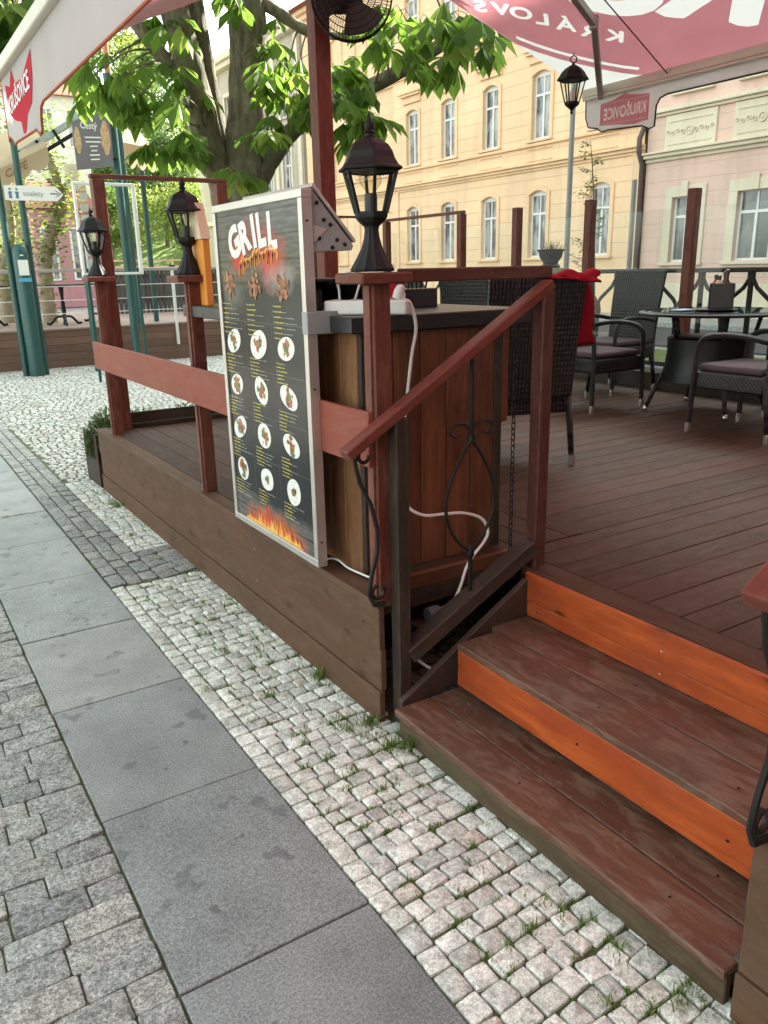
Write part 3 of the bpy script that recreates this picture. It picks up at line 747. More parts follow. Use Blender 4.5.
# dishes in a grid with their lines of text
M_food = plain('printed_food', (.30,.10,.035), .35, var=.75, scale=75, tintvar=.6)
M_green = ink('herb_ink', (.09,.2,.04))
divs = MB(); M_pale = ink('pale_ink', (.42,.42,.4))
cols = (.125, .378, .63); rows = (1.035, .81, .627, .441, .255)
for r_, v in enumerate(rows):
    for c_, u in enumerate(cols):
        if r_ > 0:
            ru, rv, tl = rnd.uniform(.058,.084), rnd.uniform(.042,.055), rnd.uniform(-.55,.5)
            if (r_, c_) in ((2,1),(3,1)): ru, rv = .065, .052
            pl_ = MB()
            pts = []
            for i in range(22):
                a = 2*PI*i/22; sq = ((r_*2+c_*3) % 4)*.09; k = 1-sq+sq*1.25*(abs(math.cos(a))**4+abs(math.sin(a))**4)**-.25*.8
                x, y = ru*math.cos(a)*k, rv*math.sin(a)*k
                pts.append((u+x*math.cos(tl)-y*math.sin(tl), v+x*math.sin(tl)+y*math.cos(tl)))
            flat(pl_, pts, .0008); pl_.build('dish_photo', M_inkw, pn)
        fd = MB(); gn = MB()
        for i in range(26 if r_ else 40):
            a = rnd.uniform(0, 2*PI); q = rnd.uniform(0, .036 if r_ else .055); s = rnd.uniform(.006,.015)
            if r_ == 4 and c_: q *= .45; s *= .7
            cx_, cy_ = u+q*math.cos(a), v+q*math.sin(a)
            pts = [(cx_+s*math.cos(2*PI*j/7)*rnd.uniform(.6,1.2), cy_+s*math.sin(2*PI*j/7)*rnd.uniform(.6,1.2)) for j in range(7)]
            flat(gn if (i > 20 and rnd.random() < .5 and r_) else fd, pts, .0012+.00004*i, rnd.random())
        fd.build('dish_food', M_food, pn)
        if gn.v: gn.build('dish_herbs', M_green, pn)
        tx = MB(); ty_ = MB()
        nl = 6 if r_ else 7; lv = v-.062 if r_ else v-.075
        for i in range(nl):
            y = lv - i*.0145*(1.0 if r_ else 1.35)
            if y < .17 and r_ == 4 and i > 4: continue
            w1 = rnd.uniform(.05,.085); w2 = rnd.uniform(.0,.1)
            def dash(mb, a, b, h, dd):
                p = a
                while p < b:
                    q = min(b, p+rnd.uniform(.003,.009)); hh_ = h*rnd.uniform(.7,1.15); flat(mb, [(p,y),(q,y),(q,y+hh_),(p,y+hh_)], dd); p = q+(.0016 if rnd.random() < .75 else .005)
            dash(ty_, u-.085, u-.085+w1, .0046, .0008)
            if rnd.random() < .75: dash(tx, u-.085+w1+.006, min(u+.125, u-.085+w1+.01+w2), .0026, .0008)
            flat(tx, [(u-.094,y),(u-.09,y),(u-.09,y+.006),(u-.094,y+.006)], .0008)
        tx.mi = 1; k0 = len(ty_.v)
        for f_, uv_ in zip(tx.f, tx.uv): ty_.f.append([k0+i_ for i_ in f_]); ty_.uv.append(uv_); ty_.m.append(1)
        ty_.v += tx.v; ty_.t += tx.t; ty_.build('menu_lines', [M_inky, M_pale], pn)
for u in (.262,.508): flat(divs, [(u,.2),(u+.0016,.2),(u+.0016,1.0),(u,1.0)], .0006)
for v in (.895,.705,.52,.335): flat(divs, [(.04,v),(.785,v),(.785,v+.0016),(.04,v+.0016)], .0006)
divs.build('divider_lines', ink('grey_ink', (.12,.125,.13)), pn)
for nm, mt, hh, dd, seed in (('flames', M_inkr, .125, .0008, 3), ('flames', M_inko, .10, .0012, 5), ('flames', ink('flame_core_ink', (.85,.5,.1)), .055, .0016, 9)):
    m = MB(); r2 = random.Random(seed)
    for i in range(34):
        u = .13+.56*(i+r2.random())/34; env = math.sin(PI*min(1, max(0, (u-.08)/.66)))
        h = hh*env*r2.uniform(.25,1.0); b = r2.uniform(.006,.017); ln = r2.uniform(-.025,.025)
        flat(m, [(u-b,.03),(u+b,.03),(u+b*.85+ln*.2,.03+h*.35),(u+b*.3+ln*.6,.03+h*.72),(u+ln,.03+h),(u-b*.25+ln*.5,.03+h*.6),(u-b*.8+ln*.1,.03+h*.3)], dd+.00003*i)
    m.build(nm, mt, pn)
m = MB(); m.bb(BX-.003, BX+.15, BY-BW-.012, BY-BW+.03, 1.385, 1.462); m.build('bracket', M_grey, mb_, bevel=.002)
# lamp hood fixed behind the board's upper edge
hd = thing('lamp_hood', (1.35, 2.62, 1.75), 'grey wedge-shaped metal lamp hood with bolts behind the top of the menu board', 'lamp hood')
hd.location = (1.345, 2.62, 1.66)
m = MB(); y0 = 2.575
m.prism([(1.345,y0,1.868),(1.345,y0,1.66),(1.50,y0,1.665),(1.507,y0,1.682)], (0,.6,0)); m.build('housing', M_grey, hd, bevel=.003)
m = MB(); m.prism([(1.350,y0+.0,1.874),(1.512,y0,1.69),(1.518,y0,1.699),(1.355,y0,1.885)], (0,.6,0)); m.build('cover', M_alu, hd, bevel=.002)
for (x, z) in ((1.365,1.82),(1.39,1.765),(1.415,1.75),(1.37,1.705),(1.44,1.70),(1.42,1.675),(1.47,1.685)):
    m = MB(); m.lathe([(.007,0),(.007,.004),(.002,.006)], 8, M=Matrix.Translation((x, y0, z)) @ Matrix.Rotation(R(90),4,'X')); m.build('bolt', M_black, hd)
m = MB(); m.prism([(1.347,y0-.004,1.75),(1.347,y0-.004,1.69),(1.40,y0-.004,1.735)], (0,.003,0)); m.build('corner_plate', M_alu, hd)

# ------------------------------------------------------------------ things on the counter
CT = 1.445
p = MB(); Mx = Matrix.Translation((1.512, 2.505, CT+.026)) @ Matrix.Rotation(R(-44),4,'Z')
p.box((0,0,0), (.30,.062,.05), Mx); o = p.build('power_strip', M_white, None, bevel=.008, seg=2); tag(o, 'white power strip lying on the charcoal counter top by the near post', 'power strip')
m = MB()
for i in range(4): m.lathe([(.02,0),(.02,.002),(.016,.003)], 14, M=Mx @ Matrix.Translation((-.11+.07*i,0,.0255)))
s_ = m.build('socket', M_grey, o)
m = MB(); m.lathe([(.019,0),(.02,.025),(.014,.045),(.006,.05)], 12, M=Mx @ Matrix.Translation((.11,0,.028)) @ Matrix.Rotation(R(20),4,'Y')); tag(m.build('plug', M_white, None, smooth=True, auto=40), 'white plug pushed into the end of the power strip', 'plug')
t = thing('document_tray', (1.56, 2.95, CT), 'black flat tray standing on the counter behind the menu board', 'tray')
m = MB(); m.bb(1.46, 1.66, 2.76, 3.08, CT+.001, CT+.012); m.bb(1.46, 1.472, 2.76, 3.08, CT+.012, CT+.085); m.bb(1.648, 1.66, 2.76, 3.08, CT+.012, CT+.11); m.bb(1.472, 1.648, 3.068, 3.08, CT+.012, CT+.11); m.bb(1.46,1.66,2.77,3.07,CT+.111,CT+.125)
m.build('shell', M_ctop, t, bevel=.003)
m = MB(); m.bb(1.49, 1.63, 2.8, 3.0, CT+.0125, CT+.03); m.build('papers', M_ctop, t)
t = thing('red_box', (1.72, 2.75, CT), 'small red and white packet standing on the counter behind the near post', 'packet')
m = MB(); m.bb(1.70, 1.78, 2.72, 2.80, CT, CT+.11); m.build('carton', plain('red_carton', (.5,.02,.03), .4), t, bevel=.003)
m = MB(); m.lathe([(.022,0),(.024,.06),(.012,.075),(.012,.09),(.004,.092)], 14, (1.82,2.76,CT)); tag(m.build('white_bottle', M_white, None, smooth=True, auto=45), 'small white bottle on the counter beside the red packet', 'bottle')
t = thing('cutlery_box', (1.9, 2.85, CT), 'black box of dark pens and cutlery on the counter', 'box')
m = MB(); m.bb(1.85, 2.03, 2.79, 2.9, CT, CT+.075); m.build('box_body', M_ctop, t, bevel=.003)
m = MB()
for i in range(7): x = 1.87+.022*i; m.tube([(x,2.84,CT+.07),(x+rnd.uniform(-.02,.02),2.84+rnd.uniform(-.02,.02),CT+.12+rnd.uniform(0,.03))], .004, 6)
m.build('pens', M_black, t)
t = thing('folded_display', (1.6, 3.85, CT), 'orange cardboard display with a cream folded top standing on the counter end', 'display')
m = MB(); m.bb(1.44, 1.475, 3.90, 4.06, CT, CT+.31); m.build('card', plain('orange_card', (.75,.29,.05), .5, var=.06), t, bevel=.002)
m = MB(); m.prism([(1.43,3.89,CT+.311),(1.43,4.06,CT+.311),(1.43,4.13,CT+.44),(1.43,3.96,CT+.48)], (.05,0,0)); m.build('flap', plain('cream_card', (.75,.6,.42), .5, var=.05), t, bevel=.002)

# ------------------------------------------------------------------ cables and chain
def smooth_path(pts, n=6):
    pts = [V(p) for p in pts]; out = []
    P = [pts[0]*2-pts[1]] + pts + [pts[-1]*2-pts[-2]]
    for i in range(1, len(P)-2):
        for k in range(n):
            t = k/n; a, b, c, d = P[i-1], P[i], P[i+1], P[i+2]
            out.append(.5*((2*b)+(c-a)*t+(2*a-5*b+4*c-d)*t*t+(3*b-a-3*c+d)*t**3))
    return out + [pts[-1]]
m = MB(); m.tube(smooth_path([(1.60,2.425,1.49),(1.625,2.40,1.485),(1.645,2.392,1.40),(1.643,2.418,1.30),(1.625,2.425,1.15),(1.607,2.428,1.02),(1.592,2.43,.90),(1.592,2.425,.82),(1.62,2.42,.735),(1.68,2.40,.695),(1.76,2.38,.69),(1.85,2.37,.68),(1.93,2.36,.645),(1.955,2.35,.59),(1.93,2.345,.55),(1.87,2.335,.51),(1.83,2.325,.475),(1.78,2.30,.41),(1.74,2.29,.365),(1.70,2.287,.343)]), .0062, 8)
tag(m.build('white_cable', M_white, None, smooth=True), 'long white cable looping down the counter planks to the plug below', 'cable')
t = thing('cable_plug', (1.66, 2.3, .3), 'grey waterproof plug under the white cable in the stair opening', 'plug')
m = MB(); m.lathe([(.026,0),(.03,.01),(.03,.05),(.022,.058),(.012,.075)], 14, M=Matrix.Translation((1.615,2.29,.335)) @ Matrix.Rotation(R(90),4,'Y')); m.build('plug_body', plain('grey_rubber', (.09,.1,.11), .5), t, smooth=True, auto=40)
m = MB(); m.lathe([(.012,0),(.011,.02),(.007,.03)], 12, M=Matrix.Translation((1.688,2.287,.342)) @ Matrix.Rotation(R(75),4,'Y')); m.build('gland', M_white, t, smooth=True)
m = MB(); m.bb(1.56, 1.72, 2.25, 2.335, .285, .305); tag(m.build('support_batten', M_dark, None), 'short dark batten under the grey plug in the stair opening', 'batten')
m = MB(); m.tube(smooth_path([(1.412,2.52,1.500),(1.40,2.50,1.53),(1.375,2.46,1.565),(1.39,2.43,1.592),(1.44,2.42,1.585),(1.47,2.50,1.52),(1.50,2.60,1.458)]), .0042, 7)
tag(m.build('white_cable', M_white, None, smooth=True), 'thin white cord curling off the counter edge by the near lantern post', 'cord')
m = MB(); m.tube(smooth_path([(1.385,2.66,.500),(1.39,2.62,.515),(1.395,2.57,.52),(1.405,2.5,.505),(1.44,2.36,.495),(1.46,2.3,.49)]), .0042, 7)
tag(m.build('white_cable', M_white, None, smooth=True), 'thin white cord running down behind the lower corner of the menu board', 'cord')
m = MB(); m.tube(smooth_path([(1.50,2.27,.27),(1.53,2.25,.2),(1.6,2.2,.14),(1.7,2.14,.112),(1.75,2.08,.108)]), .006, 7)
tag(m.build('white_cable', M_white, None, smooth=True), 'pale cable slipping under the stringer onto the lowest step', 'cable')
m = MB(); z = 1.555; i = 0
while z > .52:
    a = R(90) if i % 2 else 0
    pts = [(2.03+.008*math.cos(2*PI*k/10)*math.cos(a), 2.30+.008*math.cos(2*PI*k/10)*math.sin(a), z+.014*math.sin(2*PI*k/10)) for k in range(11)]
    m.tube(pts, .0024, 5, cap=False); z -= .0225; i += 1
tag(m.build('chain', M_iron, None, smooth=True), 'thin iron chain hanging from the top rail beside the inner stair post', 'chain')

# ------------------------------------------------------------------ wicker chairs and table
kw = NT('black_wicker'); uv = kw.uv()
wv = kw.n('ShaderNodeTexWave', _wave_type='BANDS', _bands_direction='X'); wv.inputs['Scale'].default_value = 15; wv.inputs['Distortion'].default_value = .6; kw.l(uv, wv.inputs[0])
wv2 = kw.n('ShaderNodeTexWave', _wave_type='BANDS', _bands_direction='Y'); wv2.inputs['Scale'].default_value = 11; kw.l(uv, wv2.inputs[0])
h = kw.math('MULTIPLY', wv.outputs['Fac'], kw.math('MULTIPLY_ADD', wv2.outputs['Fac'], .5, .5))
M_wick = kw.done(kw.pbr(kw.mix(h, (.004,.004,.005), (.036,.035,.034)), .42, 0, kw.bump(h, .8, .006), .5))
M_cush = fabric('mauve_cushion', (.115,.085,.092), .0)
def chair_proto():
    t = thing('wicker_chair', (0,0,0), '', 'chair', 'wicker chairs on the deck')
    # faces -y; feet on z=0
    for sx in (-1, 1):
        m = MB(); m.tube(smooth_path([(sx*.285,-.27,.02),(sx*.28,-.262,.3),(sx*.277,-.255,.5),(sx*.278,-.235,.6),(sx*.28,-.17,.645),(sx*.28,-.05,.66),(sx*.275,.1,.655),(sx*.262,.245,.63)], 4), .019, 9); m.build('armrest', M_wick, t, smooth=True)
        m = MB(); m.tube([(sx*.25,.25,.42),(sx*.262,.31,.02)], [.021,.017], 9); m.build('leg', M_wick, t, smooth=True)
        for (x, y) in ((sx*.285,-.27),(sx*.262,.31)):
            m = MB(); m.tube([(x,y,0),(x,y,.06)], .0215, 10); m.build('foot', M_chrome, t, smooth=True, auto=40)
    m = MB(); m.box((0,-.01,.355), (.535,.52,.115), None, .4, 0); m.build('seat', M_wick, t, bevel=.02, seg=3)
    m = MB(); m.box((0,-.02,.438), (.49,.475,.05), None, .5); m.build('cushion', M_cush, t, bevel=.022, seg=3, smooth=True)
    m = MB()
    bw0, bw1 = .262, .285
    prof = [(.245,.40),(.262,.6),(.285,.8),(.318,1.0),(.327,1.06)]
    vs = []; uvs = []; fs = []
    for th in (0,.032):
        for (y, z) in prof:
            w_ = bw0+(bw1-bw0)*(z-.4)/.66
            for i in range(7):
                x = -w_+2*w_*i/6; vs.append((x, y+th+.02*(1-(i/3-1)**2)*(1), z))
    n = len(prof); N = 7*n
    def q(a,b,c,d):
        fs.append((a,b,c,d)); uvs.append([(vs[k][0], vs[k][2]) for k in (a,b,c,d)])
    for r_ in range(n-1):
        for i in range(6):
            a = r_*7+i; q(a,a+1,a+8,a+7); q(N+a+7,N+a+8,N+a+1,N+a)
    for i in range(6): q(i,N+i,N+i+1,i+1); a = (n-1)*7+i; q(a,a+1,N+a+1,N+a)
    for r_ in range(n-1): a = r_*7; q(a,a+7,N+a+7,N+a); a += 6; q(a,N+a,N+a+7,a+7)
    m.add(vs, fs, .5, uvs); m.build('backrest', M_wick, t, bevel=.006, seg=2)
    return t
c0 = chair_proto()
chairs = [((4.98,4.68),0,'black wicker armchair left of the round table, its near arm and mauve cushion in view'),
 ((5.74,5.20),-90,'black wicker armchair with its tall back against the glass screen behind the red-blanket chair'),
 ((4.985,3.25),180,'black wicker armchair nearest the camera at the round table, by the right edge'),
 ((3.2,3.66),162,'black wicker chair with a red blanket over its back, beside the inner stair post'),
 ((4.42,5.30),94,'dark woven chair whose back shows over the counter, nearer the red-blanket chair'),
 ((4.15,5.72),88,'dark woven chair whose back shows over the counter, nearer the big lantern'),
 ((5.72,3.15),-100,'black wicker armchair behind the round table, seen through its legs at the right edge')]
for i, ((x, y), rz, lab) in enumerate(chairs):
    c = c0 if i == 0 else copy_tree(c0)
    c.location = (x, y, DZ); c.rotation_euler.z = R(rz); c['label'] = lab
# red blanket over the back of the fourth chair
def chairM(i): return Matrix.Translation((*chairs[i][0], DZ)) @ Matrix.Rotation(R(chairs[i][1]),4,'Z')
m = MB(); vs = []; fs = []; NU, NV = 22, 30
CM = chairM(3)
for j in range(NV):
    s = j/(NV-1)
    for i in range(NU):
        u = i/(NU-1); x = -.325+.33*u
        if s < .5:                                            # inside face of the back, up to the top
            k = s/.5; z = .68+.395*k; y = .226+(z-.4)*.125-.012-.03*(1-k)
        else:
            k = (s-.5)/.5; z = 1.085-.06*k*(1.0-.6*u); y = .385+.03*k-(.0 if k > .12 else .04*(1-k/.12))
        y += .007*math.sin(u*19+s*5)*(1 if s > .5 else -.4) ; z += .012*math.sin(u*13+1)*(1 if .35 < s < .65 else .3); x2 = x+.012*math.sin(s*17+u*3)-(.10*(1-s/.5)*(1-.5*u) if s < .5 else 0)
        vs.append((x2, y, z))
for j in range(NV-1):
    for i in range(NU-1): fs.append((j*NU+i, j*NU+i+1, (j+1)*NU+i+1, (j+1)*NU+i))
m.add(vs, fs, .5, None, CM)
o = m.build('blanket', fabric('red_fleece', (.31,.010,.024), .05), None, smooth=True)
so = o.modifiers.new('thick', 'SOLIDIFY'); so.thickness = .012; so.offset = 0
tag(o, 'bright red fleece blanket thrown over the back of a wicker chair', 'blanket')
# round table
TX, TY, TZ = 5.5, 3.98, DZ
t = thing('round_table', (TX, TY, TZ), 'round glass-topped wicker cafe table with a flared base', 'table')
m = MB(); m.lathe([(.52,.735),(.545,.738),(.55,.748),(.545,.757),(.52,.76)], 48, (TX,TY,TZ)); m.build('rim', M_wick, t, smooth=True, auto=40)
m = MB(); m.lathe([(.50,.757),(.505,.7625),(.50,.7685)], 48, (TX,TY,TZ)); m.build('glass_top', M_ttop, t, smooth=True, auto=40)
for k in range(5):
    a = 2*PI*k/5+.3; m = MB(); m.tube([(TX+.3*math.cos(a),TY+.3*math.sin(a),TZ+.55),(TX+.34*math.cos(a),TY+.34*math.sin(a),TZ+.735)], .016, 8); m.build('top_strut', M_wick, t, smooth=True)
m = MB(); m.lathe([(.36,.24),(.345,.28),(.325,.36),(.315,.45),(.32,.56),(.30,.57)], 32, (TX,TY,TZ)); m.build('wicker_base', M_wick, t, smooth=True, auto=50)
for k in range(4):
    a = 2*PI*k/4+.95; m = MB(); m.tube([(TX+.34*math.cos(a),TY+.34*math.sin(a),TZ+.3),(TX+.47*math.cos(a),TY+.47*math.sin(a),TZ+.0)], .017, 8); lg = m.build('leg', M_wick, t, smooth=True)
    m = MB(); m.tube([(TX+.455*math.cos(a),TY+.455*math.sin(a),TZ+.035),(TX+.47*math.cos(a),TY+.47*math.sin(a),TZ)], .0185, 8); m.build('foot', M_chrome, lg, smooth=True)
TT = TZ+.7695
t = thing('condiment_caddy', (5.56, 3.98, TT), 'black condiment caddy with sauce bottles and a pink card on the round table', 'caddy')
cx_, cy_ = 5.58, 3.98
m = MB(); M4 = Matrix.Translation((cx_,cy_,TT)) @ Matrix.Rotation(R(35),4,'Z') @ Matrix.Scale(1.4,4)
for (x,y,sx,sy) in ((0,-.06,.17,.008),(0,.06,.17,.008),(-.081,0,.008,.112),(.081,0,.008,.112)): m.box((x,y,.065), (sx,sy,.13), M4)
m.box((0,0,.004), (.16,.11,.007), M4); m.build('box_body', M_ctop, t, bevel=.002)
for (x, y, c_, hh) in ((-.05,-.02,(.06,.02,.015),.2),(.0,.02,(.6,.55,.45),.17),(.05,-.01,(.16,.05,.03),.19),(.03,.035,(.5,.05,.02),.175)):
    m = MB(); m.lathe([(.02,.012),(.021,.10),(.019,.13),(.009,.15),(.009,hh-.02)], 12, M=M4 @ Matrix.Translation((x,y,0))); bt = m.build('bottle', plain('sauce_bottle', c_, .25), t, smooth=True, auto=45)
    m = MB(); m.lathe([(.012,hh-.022),(.012,hh),(.005,hh+.003)], 10, M=M4 @ Matrix.Translation((x,y,0))); m.build('cap', plain('bottle_cap', (.05,.03,.03), .3), bt, smooth=True, auto=45)
m = MB(); pts = [M4 @ V((-.07,-.0655,.075))]+[M4 @ V((-.015+.05*math.cos(a), -.0655, .075+.05*math.sin(a))) for a in [PI*i/10 for i in range(10,-1,-1)]]
m.prism(pts[1:], M4.to_3x3() @ V((0,-.002,0))); m.build('card', plain('pink_card', (.6,.28,.2), .5), t)
m = MB(); m.lathe([(.09,0),(.15,.003),(.155,.009),(.15,.010),(.02,.006)], 32, (5.46,3.93,TT)); tag(m.build('serving_plate', M_ctop, None, smooth=True, auto=40), 'flat black plate on the round table under the caddy', 'plate')
bpy.data.objects['serving_plate'].location.z = .0005
m = MB(); m.box((5.24,4.06,TT+.006), (.16,.10,.011), None); tag(m.build('tissue_pack', plain('pale_blue_paper', (.4,.5,.62), .5), None, bevel=.004), 'pale blue tissue pack at the left edge of the round table', 'tissue pack')
for o_ in [x for x in bpy.data.objects if x.name == 'condiment_caddy']: o_.location = V(o_.location)+V((.0,.0,.0105))
# ------------------------------------------------------------------ double-sided awning over the deck
XL, XR, XG, ZL, ZR, ZG = .80, 4.95, 2.80, 2.61, 2.86, 3.576
YE, YN = 4.87, -3.6
def onR(x, y, d=0.0): return V((x, y, ZR+(ZG-ZR)*(XR-x)/(XR-XG)-d))
def onL(x, y, d=0.0): return V((x, y, ZL+(ZG-ZL)*(x-XL)/(XG-XL)-d))
aw = thing('awning', (XG, 0, 0), 'large pitched red and pale grey cloth awning over the deck', 'awning')
M_cloth = fabric('pale_awning_cloth', (.80,.77,.76), .58)
M_redc = fabric('red_awning_cloth', (.84,.36,.42), .6)
M_redw = fabric('pale_awning_print', (.8,.72,.72), .5)
M_trim = fabric('red_awning_hem', (.5,.14,.08), .2)
M_bar = plain('cream_awning_bar', (.6,.55,.46), .4, var=.08, scale=6)
m = MB()
def sheetgrid(f, x0, x1, n=8, k=20):
    for i in range(n):
        for j in range(k):
            xa, xb = x0+(x1-x0)*i/n, x0+(x1-x0)*(i+1)/n; ya, yb = YN+(YE-YN)*j/k, YN+(YE-YN)*(j+1)/k
            m.quad(f(xa,ya), f(xb,ya), f(xb,yb), f(xa,yb))
sheetgrid(onR, XG, XR); sheetgrid(onL, XL, XG); canopy = m.build('canopy', M_cloth, aw)
# red field with a rounded corner; the pale band and the lettering are cut out of it (seen from below they read backwards)
def text_loops(ch, size, bold):
    cu = bpy.data.curves.new('t', 'FONT'); cu.body = ch; cu.size = size; ob = bpy.data.objects.new('t', cu); COL.objects.link(ob)
    for o_ in bpy.context.selected_objects: o_.select_set(False)
    bpy.context.view_layer.objects.active = ob; ob.select_set(True); bpy.ops.object.convert(target='CURVE')
    loops = []
    for sp in ob.data.splines:
        bp_ = sp.bezier_points; n = len(bp_); pts = []
        for i in range(n):
            p0, h0, h1, p1 = bp_[i].co, bp_[i].handle_right, bp_[(i+1)%n].handle_left, bp_[(i+1)%n].co
            for k in range(5):
                t_ = k/5; q = p0*(1-t_)**3+h0*3*t_*(1-t_)**2+h1*3*t_*t_*(1-t_)+p1*t_**3; pts.append(V((q.x,q.y,0)))
        cl = []
        for p in pts:
            if not cl or (p-cl[-1]).length > 1e-4: cl.append(p)
        n = len(cl); out = []
        for i in range(n):
            d = (cl[(i+1)%n]-cl[i-1]); d = d.normalized() if d.length > 1e-9 else V((1,0,0)); out.append(cl[i]+V((d.y,-d.x,0))*bold)
        loops.append(out)
    w_ = max(p.x for l in loops for p in l); bpy.data.objects.remove(ob)
    return loops, w_
def cut_field(outer, holes, f, d):
    from mathutils.geometry import delaunay_2d_cdt
    pts, eds = [], []
    for lp in [outer]+holes:
        b_ = len(pts); n_ = len(lp); pts += [V((p[0], p[1])) for p in lp]; eds += [(b_+i, b_+(i+1) % n_) for i in range(n_)]
    vo, eo, fo_, *_ = delaunay_2d_cdt(pts, eds, [], 0, 1e-6)
    def inside(x, y):                                            # even-odd over every loop
        c = False
        for lp in [outer]+holes:
            j = len(lp)-1
            for i in range(len(lp)):
                xi, yi, xj, yj = lp[i][0], lp[i][1], lp[j][0], lp[j][1]
                if (yi > y) != (yj > y) and x < (xj-xi)*(y-yi)/(yj-yi)+xi: c = not c
                j = i
        return c
    keep = [tuple(q) for q in fo_ if inside(sum(vo[i].x for i in q)/len(q), sum(vo[i].y for i in q)/len(q))]
    mb_o = MB(); mb_o.add([f(v.x, v.y, d) for v in vo], keep)
    return mb_o
holes = []
def put_text(ch, x, y, size, dx, dy, ux, uy, bold):
    lps, w_ = text_loops(ch, size, bold)
    for l in lps: holes.append([(x+dx*(p.x-w_/2)+ux*p.y, y+dy*(p.x-w_/2)+uy*p.y) for p in l])
dx, dy = -.67, .74; dx, dy = dx/math.hypot(dx,dy), dy/math.hypot(dx,dy); ux, uy = -dy, dx
BOLD = 1
for ch, x, y in (('K',4.50,4.20),('R',4.385,4.315),('Á',4.255,4.405),('L',4.135,4.495),('O',4.02,4.575),('V',3.92,4.665),('S',3.83,4.765)):
    put_text(ch, x, y, .185, dx, dy, ux, uy, .006*BOLD)
for ch, x, y in (('R',4.56,3.52),('U',4.235,3.985)):
    put_text(ch, x, y, .98, -.64, .77, -.77, -.64, .035*BOLD)
arc = [(3.95,4.86),(4.22,4.86),(4.36,4.80),(4.5,4.72),(4.62,4.63),(4.74,4.53),(4.84,4.43),(4.90,4.35),(4.93,4.28)]
def off(p, k): return (p[0]-.62*k, p[1]-.72*k)
holes.append([off(p,.075) for p in arc[1:-1]]+[off(p,.115) for p in arc[1:-1][::-1]])
poly = [(3.0,-3.4),(4.93,-3.4)] + arc[::-1] + [(3.0,4.86)]
cut_field(poly, holes, onR, .004).build('red_field', M_redc, canopy)
m = MB(); poly = [(2.6,-3.4),(.88,-3.4),(.88,4.3),(1.0,4.6),(1.3,4.84),(2.6,4.84)]
m.add([onL(x,y,.004) for x, y in poly], [tuple(range(len(poly)))]); m.build('red_field', M_redc, canopy)
m = MB()
for f, x, z0 in ((onR, XR, ZR), (onL, XL, ZL)):
    m.bb(x-.035, x+.035, YN, YE+.02, z0-.05, z0+.01, None, 1); m.bb(x-.05 if f is onR else x+.035, x-.035 if f is onR else x+.05, YN, YE, z0-.075, z0-.055, None, 1)
m.build('front_bar', M_bar, aw, bevel=.008, seg=2)
m = MB(); m.bb(XG-.06, XG+.06, YN, YE+.03, ZG-.14, ZG-.02, None, 1); m.build('ridge_beam', M_bar, aw, bevel=.01)
for (a, b) in (((4.22,4.12,3.06),(4.94,4.72,2.80)), ((3.0,3.65,3.40),(4.22,4.12,3.06)), ((4.2,-1.3,3.05),(4.94,-.6,2.80)), ((1.3,-1.3,2.80),(.83,-.6,2.57))):
    m = MB(); m.beam(a, b, .04, .055); m.tube([V(a)+V((0,0,-.04)), V(a)+V((0,0,.04))], .03, 10); m.build('arm', plain('grey_awning_arm', (.34,.3,.28), .4, .2), aw, bevel=.006)
m = MB(); m.tube([(3.0,3.6,3.42),(4.93,4.10,2.83)], .004, 5); m.build('stay_cable', M_iron, aw)
def valance(name, x, zt, drop, shield, mirror, col):
    """hanging cloth edge with a deeper wavy tab at its end; shield = (y0, y1, drop)"""
    y0, y1, sd = shield
    pts = [(YN, zt-drop), (y0-.09, zt-drop), (y0-.03, zt-drop-.015), (y0, zt-drop-.06), (y0+.005, zt-sd-.02), (y0+.05, zt-sd-.03), (y0+.12, zt-sd+.0), (y1-.08, zt-sd+.015), (y1-.02, zt-sd+.01), (y1+.03, zt-sd+.04), (YE-.03, zt-sd+.06), (YE, zt-drop-.04), (YE+.005, zt)]
    m = MB(); 
    base = [V((x, y, z)) for y, z in pts] + [V((x, y0, zt)), V((x, YN, zt))]
    m.add(base, [tuple(range(len(base)))]); o = m.build(name, M_cloth, aw)
    s = o.modifiers.new('thick', 'SOLIDIFY'); s.thickness = .004; s.offset = 0
    m = MB(); m.tube([V((x, y, z)) for y, z in pts], .006, 5); m.build('hem', M_iron if mirror else M_trim, o)
    return o
vr = valance('valance', XR, ZR-.06, .085, (4.20, 4.72, .255), True, M_cloth)
x = XR-.005
eo = [(4.72-(4.715-a_)*1.35, b_) for a_, b_ in [(4.375,2.575),(4.375,2.745),(4.45,2.755),(4.52,2.775),(4.545,2.79),(4.57,2.775),(4.62,2.76),(4.715,2.745),(4.715,2.60),(4.60,2.585),(4.47,2.565)]]
lps, w_ = text_loops('KRUŠOVICE', .085, .0016); k = .40/w_
cut_field(eo, [[(4.285+p.x*k, 2.632+p.y*1.25) for p in l] for l in lps], lambda a_, b_, d_: V((x, a_, b_)), 0).build('emblem', fabric('pink_emblem', (.85,.36,.40), .62), vr)
m = MB()
for zz in (2.74, 2.598): m.add([V((x-.002,4.275,zz-.012)),V((x-.002,4.705,zz+.004)),V((x-.002,4.705,zz+.010)),V((x-.002,4.275,zz-.004))], [(0,1,2,3)])
m.build('emblem_line', M_redw, vr)
vl = valance('valance', XL, ZL-.05, .25, (4.02, 4.74, .33), False, M_cloth)
m = MB(); x = XL-.005
